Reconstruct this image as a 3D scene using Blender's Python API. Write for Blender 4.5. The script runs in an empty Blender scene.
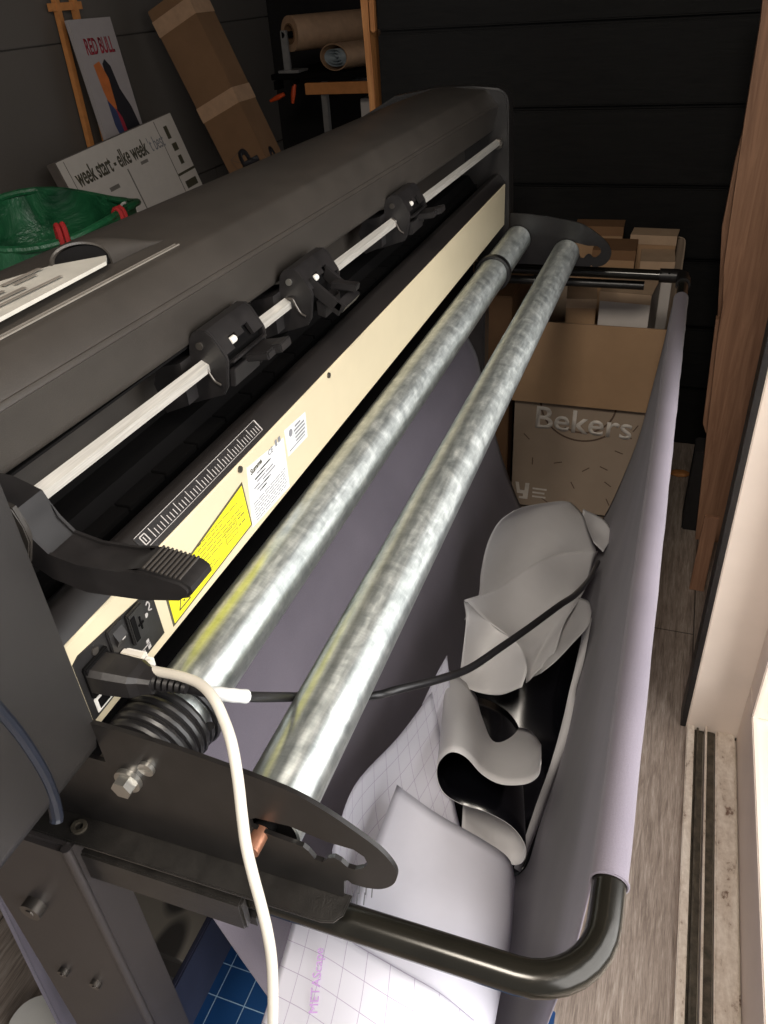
import bpy, bmesh, math, random
from mathutils import Vector, Matrix
random.seed(4)
C = bpy.context.scene.collection
H = 1.35            # the script works with z = 0 at eye height; everything is lifted by H at the end
PI = math.pi

# ---------------------------------------------------------------- materials
def srgb(r, g, b):
    f = lambda c: (c/255/12.92) if c/255 <= .04045 else ((c/255+.055)/1.055)**2.4
    return (f(r), f(g), f(b), 1)
class NT:
    def __init__(s, name):
        s.m = bpy.data.materials.new(name); s.m.use_nodes = True
        s.t = s.m.node_tree; s.n = s.t.nodes; s.b = s.n['Principled BSDF']
    def add(s, t, **k):
        n = s.n.new(t)
        for a, v in k.items(): setattr(n, a, v)
        return n
    def link(s, a, b): s.t.links.new(a, b)
    def coord(s, kind='Object', scale=(1, 1, 1), rot=(0, 0, 0)):
        c = s.add('ShaderNodeTexCoord'); m = s.add('ShaderNodeMapping')
        m.inputs['Scale'].default_value = scale; m.inputs['Rotation'].default_value = rot
        s.link(c.outputs[kind], m.inputs['Vector']); return m.outputs['Vector']
    def noise(s, vec, scale, detail=4, rough=.6, dist=0):
        n = s.add('ShaderNodeTexNoise'); n.inputs['Scale'].default_value = scale
        n.inputs['Detail'].default_value = detail; n.inputs['Roughness'].default_value = rough
        n.inputs['Distortion'].default_value = dist
        s.link(vec, n.inputs['Vector']); return n.outputs['Fac']
    def ramp(s, fac, stops):
        r = s.add('ShaderNodeValToRGB'); e = r.color_ramp.elements
        while len(e) < len(stops): e.new(.5)
        for i, (p, c) in enumerate(stops):
            e[i].position = p; e[i].color = c if len(c) == 4 else (*c, 1)
        s.link(fac, r.inputs['Fac']); return r.outputs['Color']
    def bump(s, h, strength=.3, dist=.001):
        b = s.add('ShaderNodeBump'); b.inputs['Strength'].default_value = strength
        b.inputs['Distance'].default_value = dist; s.link(h, b.inputs['Height'])
        s.link(b.outputs['Normal'], s.b.inputs['Normal'])
    def math(s, op, a, b=None):
        n = s.add('ShaderNodeMath', operation=op)
        for i, v in enumerate((a, b)):
            if v is None: continue
            if isinstance(v, (int, float)): n.inputs[i].default_value = v
            else: s.link(v, n.inputs[i])
        return n.outputs[0]
def mix(t, fac, a, b):
    n = t.add('ShaderNodeMix', data_type='RGBA')
    for i, v in ((0, fac), (6, a), (7, b)):
        if isinstance(v, (int, float)): n.inputs[i].default_value = v
        elif isinstance(v, tuple): n.inputs[i].default_value = v
        else: t.link(v, n.inputs[i])
    return n.outputs[2]
def plain(name, col, rough=.5, metal=0, spec=.5, var=.12, scale=30, bump=0, bscale=400, sheen=0):
    t = NT(name); b = t.b
    b.inputs['Roughness'].default_value = rough; b.inputs['Metallic'].default_value = metal
    b.inputs['Specular IOR Level'].default_value = spec
    v = t.coord()
    n = t.noise(v, scale)
    lo = tuple(c*(1-var) for c in col[:3]); hi = tuple(min(1, c*(1+var)) for c in col[:3])
    t.link(t.ramp(n, [(.3, lo), (.7, hi)]), b.inputs['Base Color'])
    if bump: t.bump(t.noise(v, bscale, 3), bump, .0006)
    if sheen: b.inputs['Sheen Weight'].default_value = sheen
    return t.m
M = {}
M['cover'] = plain('textured_black_plastic', srgb(49, 45, 41), .42, spec=.5, var=.14, scale=18, bump=.35, bscale=900)
M['cap'] = plain('satin_black_casing', srgb(31, 29, 28), .40, var=.1, scale=12, bump=.15, bscale=900)
M['black'] = plain('black_plastic', srgb(25, 23, 23), .42, var=.3, scale=60)
M['deep'] = plain('matt_black', srgb(9, 8, 8), .85, spec=.1)
M['platen'] = plain('platen_plastic', srgb(24, 21, 20), .42, var=.1)
M['steel'] = plain('black_powder_coat', srgb(34, 32, 30), .33, spec=.5, var=.35, scale=70, bump=.4, bscale=700)
M['plate'] = plain('satin_black_plate', srgb(25, 23, 22), .34, spec=.5, var=.3, scale=50)
M['leg'] = plain('dark_grey_leg_paint', srgb(50, 46, 45), .42, var=.08, bump=.2, bscale=900)
M['beam'] = plain('navy_black_beam', srgb(40, 42, 58), .4)
M['tubeblack'] = plain('satin_tube_paint', srgb(34, 32, 27), .2, metal=.3, var=.15)
M['rubber'] = plain('black_rubber', srgb(24, 23, 24), .38, var=.3)
M['screw'] = plain('zinc_screw', srgb(175, 172, 165), .3, metal=.9)
M['darkscrew'] = plain('dark_bolt', srgb(95, 90, 85), .35, metal=.8)
M['copper'] = plain('copper_pin', srgb(170, 120, 95), .4, metal=.7)
M['yellow'] = plain('yellow_label', srgb(216, 206, 36), .4, var=.02)
M['white'] = plain('white_label', srgb(204, 205, 204), .45, var=.02)
M['ink'] = plain('dark_ink', srgb(70, 66, 50), .5)
M['greyink'] = plain('grey_ink', srgb(120, 120, 124), .5)
M['purpleink'] = plain('purple_ink', srgb(190, 150, 205), .5)
M['silverink'] = plain('white_ink', srgb(165, 160, 156), .5)
M['seam'] = plain('blue_black_groove', srgb(20, 24, 34), .4)  # darkness of the recessed casing seam put into the colour
M['whitecable'] = plain('white_cable', srgb(200, 194, 182), .4, var=.03)
M['whiteplastic'] = plain('white_plastic', srgb(215, 211, 203), .4, var=.03)
M['lid'] = plain('pale_kraft', srgb(186, 160, 134), .8, spec=.2, var=.06)
M['kraft'] = plain('kraft_cardboard', srgb(172, 140, 108), .8, spec=.2, var=.08, scale=8)
M['kraftdark'] = plain('kraft_cardboard_dark', srgb(124, 94, 68), .8, spec=.2, var=.12, scale=6)
M['boxwall'] = plain('greyish_carton', srgb(168, 150, 132), .8, spec=.2, var=.06, scale=6)
M['carton'] = plain('white_carton', srgb(205, 198, 192), .75, spec=.2, var=.05, scale=8)
M['print'] = plain('brown_print', srgb(100, 80, 66), .8)
M['whiteprint'] = plain('white_print', srgb(222, 214, 205), .8)
M['panel'] = plain('cream_paint', srgb(192, 180, 152), .35, var=.02)
M['frame'] = plain('door_frame_paint', srgb(232, 218, 204), .45, var=.04, scale=8)
M['wood'] = plain('raw_wood', srgb(196, 130, 72), .7)
M['green'] = None
M['red'] = plain('red_strap', srgb(178, 40, 40), .7)
M['orange'] = plain('orange_plastic', srgb(200, 72, 24), .5)
M['poster'] = plain('poster_paper', srgb(160, 152, 150), .5, var=.03)
M['board'] = plain('planner_board', srgb(196, 188, 178), .45, var=.03)
M['boardedge'] = plain('planner_edge', srgb(92, 84, 78), .6)
M['bluemark'] = plain('blue_shape', srgb(50, 60, 95), .6)
M['redmark'] = plain('red_print', srgb(150, 36, 52), .6)
M['orangemark'] = plain('orange_shape', srgb(190, 105, 50), .6)
M['darkmark'] = plain('dark_print', srgb(26, 24, 30), .6)
M['brownroll'] = plain('brown_paper', srgb(172, 138, 108), .7)
M['greyroll'] = plain('blue_grey_sheet', srgb(150, 160, 165), .6)
M['steelgrey'] = plain('grey_table_leg', srgb(120, 118, 116), .4)
M['blackvinyl'] = plain('glossy_black_vinyl', srgb(10, 10, 14), .22, spec=.4, var=.1)
M['whitevinyl'] = plain('white_vinyl_liner', srgb(208, 206, 206), .5, var=.02)
M['paper'] = plain('white_liner_paper', srgb(214, 213, 224), .5, var=.02)
M['pinkcap'] = plain('beige_case', srgb(205, 196, 186), .6)
M['aluflat'] = plain('silver_keypad', srgb(186, 182, 172), .35, metal=.2)
M['keys'] = plain('grey_keypad_print', srgb(112, 106, 98), .5)

def mk_galv():
    t = NT('galvanised_steel'); b = t.b
    v = t.coord(); vs = t.coord(scale=(1, .15, 1)); vc = t.coord(scale=(1, 9, 1))
    n1 = t.noise(v, 45, 6, .7, .6); n2 = t.noise(vc, 26, 6, .75, 1.2); n3 = t.noise(vs, 260, 4, .6)
    a = t.math('ADD', t.math('MULTIPLY', n1, .5), t.math('ADD', t.math('MULTIPLY', n2, .2), t.math('MULTIPLY', n3, .3)))
    t.link(t.ramp(a, [(.36, srgb(158, 165, 165)), (.5, srgb(188, 194, 192)), (.62, srgb(214, 218, 215))]), b.inputs['Base Color'])
    t.link(t.ramp(a, [(.38, (.33,)*3), (.62, (.46,)*3)]), b.inputs['Roughness'])
    b.inputs['Metallic'].default_value = .88; b.inputs['Anisotropic'].default_value = .85; b.inputs['Anisotropic Rotation'].default_value = .25
    tg = t.add('ShaderNodeTangent', direction_type='RADIAL', axis='Y'); t.link(tg.outputs[0], b.inputs['Tangent'])
    return t.m
M['galv'] = mk_galv()
def mk_alu():
    t = NT('brushed_aluminium'); b = t.b
    v = t.coord(scale=(1, .03, 1)); n = t.noise(v, 500, 3)
    t.link(t.ramp(n, [(.3, srgb(176, 172, 164)), (.7, srgb(206, 202, 194))]), b.inputs['Base Color'])
    b.inputs['Metallic'].default_value = .45; b.inputs['Roughness'].default_value = .38; return t.m
M['alu'] = mk_alu()
def mk_fabric():
    t = NT('grey_lilac_fabric'); b = t.b
    v = t.coord(); n = t.noise(v, 5, 3); w = t.noise(v, 900, 2)
    c = t.ramp(n, [(.3, srgb(104, 98, 108)), (.7, srgb(120, 113, 123))])
    t.link(mix(t, t.math('MULTIPLY', w, .35), c, srgb(152, 146, 158)), b.inputs['Base Color'])
    b.inputs['Roughness'].default_value = .85; b.inputs['Specular IOR Level'].default_value = .2
    b.inputs['Sheen Weight'].default_value = .15
    t.bump(w, .5, .0006); return t.m
M['fabric'] = mk_fabric()
def mk_grid():
    t = NT('gridded_backing_paper'); b = t.b
    c = t.add('ShaderNodeTexCoord'); s = t.add('ShaderNodeSeparateXYZ'); t.link(c.outputs['UV'], s.inputs[0])
    def line(o):
        f = t.math('FRACT', t.math('MULTIPLY', o, 1/.0254))
        return t.math('LESS_THAN', f, .026)
    l = t.math('MAXIMUM', line(s.outputs[0]), line(s.outputs[1]))
    t.link(mix(t, l, srgb(220, 219, 230), srgb(176, 164, 190)), b.inputs['Base Color'])
    b.inputs['Roughness'].default_value = .5; return t.m
M['grid'] = mk_grid()
def mk_floor():
    t = NT('laminate_floor'); b = t.b
    v = t.coord(rot=(0, 0, PI/2)); br = t.add('ShaderNodeTexBrick'); t.link(v, br.inputs['Vector'])
    br.inputs['Scale'].default_value = 1; br.inputs['Brick Width'].default_value = 1.3; br.inputs['Row Height'].default_value = .19
    br.inputs['Mortar Size'].default_value = .0016; br.inputs['Color1'].default_value = (.35, .35, .35, 1); br.inputs['Color2'].default_value = (.65, .65, .65, 1)
    br.inputs['Mortar'].default_value = (0, 0, 0, 1)
    g = t.noise(t.coord(scale=(14, 1, 1)), 9, 8, .7, .6); g2 = t.noise(t.coord(scale=(60, 2.5, 1)), 14, 4, .7)
    m = t.math('ADD', t.math('MULTIPLY', g, .6), t.math('MULTIPLY', g2, .4))
    c = t.ramp(m, [(.32, srgb(92, 80, 70)), (.5, srgb(150, 136, 124)), (.68, srgb(194, 182, 170))])
    t.link(mix(t, t.math('MULTIPLY', br.outputs['Fac'], .8), c, srgb(30, 26, 24)), b.inputs['Base Color'])
    b.inputs['Roughness'].default_value = .5; t.bump(m, .2, .001); return t.m
M['floor'] = mk_floor()
def mk_blackwood():
    t = NT('black_stained_boards'); b = t.b
    g = t.noise(t.coord(scale=(1, 1, 9)), 6, 6, .7, 1.5)
    t.link(t.ramp(g, [(.3, srgb(12, 12, 12)), (.72, srgb(25, 24, 23))]), b.inputs['Base Color'])
    b.inputs['Specular IOR Level'].default_value = .2; b.inputs['Roughness'].default_value = .6; t.bump(g, .3, .002); return t.m
M['blackwood'] = mk_blackwood()
M['greywall'] = plain('grey_wall_panel', srgb(92, 86, 80), .7, var=.05, scale=3)
M['darkwall'] = plain('dark_wall', srgb(30, 27, 26), .9)
M['ceiling'] = plain('ceiling_paint', srgb(96, 88, 80), .9)
def mk_plank(name, a, b_):
    t = NT(name); b = t.b
    g = t.noise(t.coord(scale=(16, 16, 1)), 4, 6, .65, 1.2)
    t.link(t.ramp(g, [(.3, a), (.7, b_)]), b.inputs['Base Color'])
    b.inputs['Roughness'].default_value = .55; t.bump(g, .15, .001); return t.m
M['plank'] = mk_plank('oiled_plank', srgb(140, 102, 78), srgb(182, 138, 108))
M['postwood'] = mk_plank('orange_post_wood', srgb(150, 92, 48), srgb(205, 145, 88))
def mk_sill():
    t = NT('weathered_threshold'); b = t.b
    n = t.noise(t.coord(scale=(1, .35, 1)), 34, 6, .7, .4); n2 = t.noise(t.coord(), 120, 3)
    m = t.math('ADD', t.math('MULTIPLY', n, .75), t.math('MULTIPLY', n2, .25))
    t.link(t.ramp(m, [(.36, srgb(110, 86, 72)), (.43, srgb(196, 182, 166)), (.6, srgb(224, 214, 200))]), b.inputs['Base Color'])
    b.inputs['Roughness'].default_value = .6; t.bump(m, .3, .001); return t.m
M['sill'] = mk_sill()
M['track'] = plain('dirty_metal_track', srgb(82, 76, 66), .45, metal=.5, var=.5, scale=60)
def mk_green():
    t = NT('green_woven_plastic'); b = t.b
    n = t.noise(t.coord(), 7, 5, .6, 1)
    t.link(t.ramp(n, [(.3, srgb(20, 66, 42)), (.6, srgb(38, 104, 66)), (.8, srgb(60, 128, 88))]), b.inputs['Base Color'])
    b.inputs['Roughness'].default_value = .35; t.bump(n, .8, .02); return t.m
M['green'] = mk_green()
def mk_pattern():
    t = NT('leaf_patterned_cloth'); b = t.b
    w = t.add('ShaderNodeTexVoronoi'); t.link(t.coord(scale=(1, .45, 1), rot=(0, 0, .5)), w.inputs['Vector']); w.inputs['Scale'].default_value = 9
    t.link(t.ramp(w.outputs['Distance'], [(.3, srgb(62, 58, 54)), (.36, srgb(138, 130, 118))]), b.inputs['Base Color'])
    b.inputs['Roughness'].default_value = .6; return t.m
M['pattern'] = mk_pattern()
def mk_mat():
    t = NT('blue_cutting_mat'); b = t.b
    c = t.add('ShaderNodeTexCoord'); s = t.add('ShaderNodeSeparateXYZ'); t.link(c.outputs['Object'], s.inputs[0])
    def line(o): return t.math('LESS_THAN', t.math('FRACT', t.math('MULTIPLY', o, 20)), .03)
    l = t.math('MAXIMUM', line(s.outputs[0]), line(s.outputs[1]))
    t.link(mix(t, l, srgb(18, 66, 118), srgb(150, 180, 205)), b.inputs['Base Color'])
    b.inputs['Roughness'].default_value = .45; return t.m
M['mat'] = mk_mat()
def mk_glass():
    t = NT('window_glass'); t.n.remove(t.b)
    o = t.n['Material Output']; tr = t.add('ShaderNodeBsdfTransparent'); gl = t.add('ShaderNodeBsdfGlossy')
    gl.inputs['Roughness'].default_value = .02; mx = t.add('ShaderNodeMixShader'); mx.inputs[0].default_value = .06
    t.link(tr.outputs[0], mx.inputs[1]); t.link(gl.outputs[0], mx.inputs[2]); t.link(mx.outputs[0], o.inputs['Surface']); return t.m
M['glass'] = mk_glass()

# ---------------------------------------------------------------- mesh helpers
ROOT = {}          # object name -> base point of the thing it belongs to
SMOOTH_ANGLE = math.radians(35)
def finish(name, bm, mat, smooth):
    me = bpy.data.meshes.new(name); bmesh.ops.recalc_face_normals(bm, faces=bm.faces[:]) if smooth != 'sheet' else None
    bm.to_mesh(me); bm.free()
    mats = mat if isinstance(mat, (list, tuple)) else [mat]
    for m in mats: me.materials.append(M[m])
    o = bpy.data.objects.new(name, me); C.objects.link(o)
    if smooth:
        for p in me.polygons: p.use_smooth = True
        if smooth is True:
            try: me.set_sharp_from_angle(angle=SMOOTH_ANGLE)
            except Exception: pass
    return o
def tag(o, label, cat, group=None):
    o['label'] = label; o['category'] = cat
    if group: o['group'] = group
def thing(name, label, cat, loc, group=None):
    o = bpy.data.objects.new(name, None); o.empty_display_size = .05; C.objects.link(o)
    o.location = loc; tag(o, label, cat, group); ROOT[o.name] = Vector(loc); return o
def part(name, bm, mat, parent, smooth=True, label=None):
    r = ROOT[parent.name]
    for v in bm.verts: v.co -= r
    o = finish(name, bm, mat, smooth); o.parent = parent; ROOT[o.name] = r
    if label: o['label'] = label
    return o
def solo(name, bm, mat, label=None, cat=None, group=None, smooth=True, kind=None):
    xs = [v.co for v in bm.verts]
    loc = Vector(((min(v.x for v in xs)+max(v.x for v in xs))/2, (min(v.y for v in xs)+max(v.y for v in xs))/2, min(v.z for v in xs)))
    for v in bm.verts: v.co -= loc
    o = finish(name, bm, mat, smooth); o.location = loc; ROOT[o.name] = loc
    if label: tag(o, label, cat, group)
    if kind: o['kind'] = kind
    return o
def B(): return bmesh.new()
def bx(bm, x0, y0, z0, x1, y1, z1, bev=0, mi=0, mat=None):
    g = bmesh.ops.create_cube(bm, size=1)['verts']
    for v in g:
        v.co = Vector(((x0+x1)/2+v.co.x*(x1-x0), (y0+y1)/2+v.co.y*(y1-y0), (z0+z1)/2+v.co.z*(z1-z0)))
    fs = {f for v in g for f in v.link_faces}
    for f in fs: f.material_index = mi
    if bev: 
        es = list({e for v in g for e in v.link_edges})
        r = bmesh.ops.bevel(bm, geom=es, offset=bev, segments=2, affect='EDGES')
        g = r['verts']
        g = list({v for v in r['verts']})
    if mat is not None:
        vs = set(g)
        bmesh.ops.transform(bm, matrix=mat, verts=list(vs))
    return bm
def obox(bm, o, a, b, c, bev=0):
    """box from corner o with edge vectors a, b, c"""
    o, a, b, c = map(Vector, (o, a, b, c))
    vs = [bm.verts.new(o+i*a+j*b+k*c) for i in (0, 1) for j in (0, 1) for k in (0, 1)]
    for q in ((0, 1, 3, 2), (4, 6, 7, 5), (0, 4, 5, 1), (2, 3, 7, 6), (0, 2, 6, 4), (1, 5, 7, 3)):
        bm.faces.new([vs[i] for i in q])
    if bev:
        es = list({e for v in vs for e in v.link_edges})
        bmesh.ops.bevel(bm, geom=es, offset=bev, segments=2, affect='EDGES')
    return bm
def prism(bm, pts, y0, y1, axis='y', bev=0):
    """polygon pts in the plane across the axis, run from y0 to y1"""
    def P(a, b, c): return (a, c, b) if axis == 'y' else ((c, a, b) if axis == 'x' else (a, b, c))
    A = [bm.verts.new(P(a, b, y0)) for a, b in pts]; Bv = [bm.verts.new(P(a, b, y1)) for a, b in pts]
    n = len(pts); f1 = bm.faces.new(A); f2 = bm.faces.new(Bv[::-1])
    for i in range(n): bm.faces.new((A[i], Bv[i], Bv[(i+1) % n], A[(i+1) % n]))
    if bev:
        es = list(f1.edges)+list(f2.edges)
        bmesh.ops.bevel(bm, geom=es, offset=bev, segments=2, affect='EDGES')
    return bm
def smooth_pts(P, n=8, closed=False):
    P = [Vector(p) for p in P]; out = []
    N = len(P); rng = range(N if closed else N-1)
    for i in rng:
        if closed: a, b, c, d = P[i-1], P[i], P[(i+1) % N], P[(i+2) % N]
        else:
            b, c = P[i], P[i+1]; a = P[i-1] if i else b*2-c; d = P[i+2] if i+2 < N else c*2-b
        for k in range(n):
            t = k/n
            out.append(.5*((2*b)+(c-a)*t+(2*a-5*b+4*c-d)*t*t+(3*b-a-3*c+d)*t**3))
    if not closed: out.append(P[-1])
    return out
def tube(bm, path, r, seg=14, cap=True, closed=False):
    path = [Vector(p) for p in path]; N = len(path)
    rr = r if isinstance(r, (list, tuple)) else [r]*N
    t0 = (path[1]-path[0]).normalized(); up = Vector((0, 0, 1)) if abs(t0.z) < .9 else Vector((1, 0, 0))
    nrm = t0.cross(up).normalized(); rings = []
    for i in range(N):
        if closed: t = (path[(i+1) % N]-path[i-1]).normalized()
        else: t = (path[min(i+1, N-1)]-path[max(i-1, 0)]).normalized()
        nrm = (nrm-t*nrm.dot(t)).normalized(); bn = t.cross(nrm)
        rings.append([bm.verts.new(path[i]+(nrm*math.cos(2*PI*k/seg)+bn*math.sin(2*PI*k/seg))*rr[i]) for k in range(seg)])
    for i in range(N if closed else N-1):
        a, b = rings[i], rings[(i+1) % N]
        for k in range(seg): bm.faces.new((a[k], a[(k+1) % seg], b[(k+1) % seg], b[k]))
    if cap and not closed: bm.faces.new(rings[0][::-1]); bm.faces.new(rings[-1])
    return bm
def cyl(bm, p0, p1, r, seg=32, r2=None): return tube(bm, [p0, p1], [r, r if r2 is None else r2], seg)
def pipe(bm, p0, p1, ro, ri, seg=40):
    """hollow open tube"""
    p0, p1 = Vector(p0), Vector(p1); t = (p1-p0).normalized(); up = Vector((0, 0, 1)) if abs(t.z) < .9 else Vector((1, 0, 0))
    n = t.cross(up).normalized(); b = t.cross(n)
    ring = lambda p, r: [bm.verts.new(p+(n*math.cos(2*PI*k/seg)+b*math.sin(2*PI*k/seg))*r) for k in range(seg)]
    R = [ring(p0, ri), ring(p0, ro), ring(p1, ro), ring(p1, ri)]
    for i in range(4):
        a, c = R[i], R[(i+1) % 4]
        for k in range(seg): bm.faces.new((a[k], a[(k+1) % seg], c[(k+1) % seg], c[k]))
    return bm
def patch(bm, rows, n=6, m=6, th=.0007, mi=(0, 0), uvscale=1):
    """smooth sheet through a grid of points, given a real thickness; mi = material of top, of underside"""
    R = [smooth_pts(r, m) for r in rows]
    cols = [smooth_pts([R[i][j] for i in range(len(R))], n) for j in range(len(R[0]))]
    nj, ni = len(cols), len(cols[0])
    G = [[cols[j][i] for j in range(nj)] for i in range(ni)]
    uvl = bm.loops.layers.uv.verify()
    def norm(i, j):
        a = G[min(i+1, ni-1)][j]-G[max(i-1, 0)][j]; b = G[i][min(j+1, nj-1)]-G[i][max(j-1, 0)]
        c = a.cross(b); return c.normalized() if c.length > 1e-12 else Vector((0, 0, 1))
    Nn = [[norm(i, j) for j in range(nj)] for i in range(ni)]
    if sum(Nn[i][j].z for i in range(ni) for j in range(nj)) < 0: Nn = [[-v for v in r] for r in Nn]
    U = [[0]*nj for _ in range(ni)]; V = [[0]*nj for _ in range(ni)]
    for i in range(ni):
        for j in range(nj):
            U[i][j] = U[i][j-1]+(G[i][j]-G[i][j-1]).length if j else 0
            V[i][j] = V[i-1][j]+(G[i][j]-G[i-1][j]).length if i else 0
    T = [[bm.verts.new(G[i][j]+Nn[i][j]*th/2) for j in range(nj)] for i in range(ni)]
    L = [[bm.verts.new(G[i][j]-Nn[i][j]*th/2) for j in range(nj)] for i in range(ni)]
    def face(vs, ij, m_):
        try: f = bm.faces.new(vs)
        except ValueError: return
        f.material_index = m_
        for l, (i, j) in zip(f.loops, ij): l[uvl].uv = (U[i][j]*uvscale, V[i][j]*uvscale)
    for i in range(ni-1):
        for j in range(nj-1):
            q = [(i, j), (i, j+1), (i+1, j+1), (i+1, j)]
            face([T[a][b] for a, b in q], q, mi[0]); face([L[a][b] for a, b in q][::-1], q[::-1], mi[1])
    ring = [(0, j) for j in range(nj)]+[(i, nj-1) for i in range(1, ni)]+[(ni-1, j) for j in range(nj-2, -1, -1)]+[(i, 0) for i in range(ni-2, 0, -1)]
    for k in range(len(ring)):
        a, b = ring[k], ring[(k+1) % len(ring)]
        face([T[a[0]][a[1]], L[a[0]][a[1]], L[b[0]][b[1]], T[b[0]][b[1]]], [a, a, b, b], mi[0])
    return bm
def text_bm(s, origin, right, up, size, width=None, ext=.0004, bold=0, center=False):
    cu = bpy.data.curves.new('t', 'FONT'); cu.body = s; cu.size = 1; cu.extrude = 0; cu.offset = bold; cu.resolution_u = 4
    ob = bpy.data.objects.new('t', cu); C.objects.link(ob)
    dg = bpy.context.evaluated_depsgraph_get(); dg.update()
    me = bpy.data.meshes.new_from_object(ob.evaluated_get(dg)); bpy.data.objects.remove(ob); bpy.data.curves.remove(cu)
    bm = bmesh.new(); bm.from_mesh(me); bpy.data.meshes.remove(me)
    o, r, u = Vector(origin), Vector(right).normalized(), Vector(up).normalized(); nrm = r.cross(u)
    w = max(v.co.x for v in bm.verts) or 1; h = size; sx = (width/w) if width else size
    ret = bmesh.ops.extrude_face_region(bm, geom=bm.faces[:])
    for g in ret['geom']:
        if isinstance(g, bmesh.types.BMVert): g.co.z += 1
    for v in bm.verts: v.co = o+r*(v.co.x*sx)+u*(v.co.y*h)+nrm*(v.co.z*ext)
    return bm
def bars(bm, o, right, up, rects, ext=.0003):
    """flat printed marks: rects of (r0, u0, r1, u1) on the plane through o"""
    o, r, u = Vector(o), Vector(right).normalized(), Vector(up).normalized(); n = r.cross(u)
    for a, b, c, d in rects: obox(bm, o+r*a+u*b, r*(c-a), u*(d-b), n*ext)
    return bm
def flat(bm, o, right, up, pts, ext=.0004):
    o, r, u = Vector(o), Vector(right).normalized(), Vector(up).normalized(); n = r.cross(u)
    A = [bm.verts.new(o+r*a+u*b) for a, b in pts]; D = [bm.verts.new(o+r*a+u*b+n*ext) for a, b in pts]
    bm.faces.new(A[::-1]); bm.faces.new(D); k = len(pts)
    for i in range(k): bm.faces.new((A[i], A[(i+1) % k], D[(i+1) % k], D[i]))
    return bm
def arcpts(cx, cy, r, a0, a1, n=20): return [(cx+r*math.cos(math.radians(a0+(a1-a0)*i/n)), cy+r*math.sin(math.radians(a0+(a1-a0)*i/n))) for i in range(n+1)]
YR, ZU = (0, 1, 0), (0, 0, 1)

# ================================================================ SETTING
b = bx(B(), -2.4, -1.6, -1.40, .158, 4.7, -1.35); bx(b, .158, 1.25, -1.40, .45, 4.7, -1.35)
solo('floor', b, 'floor', kind='structure', smooth=False)
# back wall of horizontal black boards
b = B()
for i in range(13):
    z = -1.35+.0; z0 = -1.35-.02+i*.205
    bx(b, -.905, 2.5, z0+.002+.02, .36, 2.53, z0+.205+.012, .004)
bx(b, -.904, 2.52, -1.35, .36, 2.60, 1.3)
solo('wall_back', b, 'blackwood', kind='structure', smooth=False)
solo('trim_1', prism(B(), [(-.960, 1.3), (-.925, 1.3), (-.922, .2), (-.926, -.1), (-.921, -.25), (-.921, -.33), (-.907, -.36), (-.907, -1.35), (-.942, -1.35), (-.940, -.3), (-.952, .1)], 2.49, 2.56), 'postwood', kind='structure', smooth=False)
solo('trim_2', bx(B(), -.919, 2.478, -.12, -.905, 2.4995, 1.3, .003), 'postwood', kind='structure', smooth=False)
b = B()
for i in range(7):
    for z0, z1 in ((-1.35, -.745), (-.74, -.125), (-.12, .49), (.495, 1.3)):
        bx(b, -2.33, -1.6+i*.9+.002, z0, -2.3, -1.6+(i+1)*.9-.002 if i < 6 else 4.7, z1, .002)
bx(b, -2.4, -1.6, -1.35, -2.32, 4.7, 1.3)
solo('wall_left', b, 'greywall', kind='structure', smooth=False)
solo('wall_far', bx(B(), -2.4, 4.6, -1.35, .4, 4.7, 1.3), 'darkwall', kind='structure', smooth=False)
solo('ceiling', bx(B(), -2.4, -1.0, 1.3, .45, 4.7, 1.36), 'ceiling', kind='structure', smooth=False)
b = B(); bx(b, .33, 1.262, -1.35, .40, 2.6, 1.3)
solo('wall_right', b, 'blackwood', kind='structure', smooth=False)
# door opening: post facing the camera, dark gasket on its edge, weathered threshold, tracks, sliding door
b = B(); bx(b, .157, 1.25, -1.37, .262, 1.30, 1.3, .002); bx(b, .262, 1.25, -1.35, .33, 1.30, 1.3)
solo('trim_3', b, 'frame', kind='structure', smooth=False)
solo('trim_4', bx(B(), .146, 1.252, -1.35, .1565, 1.30, 1.3, .001), 'rubber', kind='structure', smooth=False)
b = B(); bx(b, .158, -1.6, -1.36, .173, 1.25, -1.336, .002); bx(b, .158, -1.6, -1.40, .34, 1.25, -1.358)
bx(b, .215, -1.6, -1.36, .252, 1.25, -1.340, .003); bx(b, .1935, -1.6, -1.36, .1975, 1.2495, -1.333, .0008)
solo('trim_5', b, 'sill', kind='structure', smooth=False)
b = B(); bx(b, .174, -1.6, -1.358, .192, 1.249, -1.350, .001); bx(b, .178, -1.6, -1.352, .182, 1.249, -1.340, .001); bx(b, .199, -1.6, -1.358, .213, 1.249, -1.346, .001)
solo('trim_6', b, 'track', kind='structure', smooth=False)
d = thing('door_1', 'x', 'x', (.28, -.2, -1.35)); del d['label']; del d['category']; d['kind'] = 'structure'
b = B(); bx(b, .256, -1.6, -1.352, .300, 1.249, -1.19, .003); bx(b, .256, 1.16, -1.19, .300, 1.249, .75, .003)
bx(b, .256, -1.6, .66, .300, 1.249, .75, .003); bx(b, .252, -1.6, -1.20, .262, 1.165, -1.178, .002); bx(b, .252, 1.152, -1.19, .262, 1.17, .75, .002)
part('door_frame', b, 'frame', d, smooth=False)
part('pane', bx(B(), .276, -1.6, -1.19, .281, 1.16, .66), 'glass', d, smooth=False)
solo('trim_7', bx(B(), .256, -1.6, .75, .34, 1.249, 1.3), 'frame', kind='structure', smooth=False)
solo('trim_8', bx(B(), .305, -1.0, -1.45, 3.2, 2.6, -1.40), 'sill', kind='structure', smooth=False)

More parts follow.
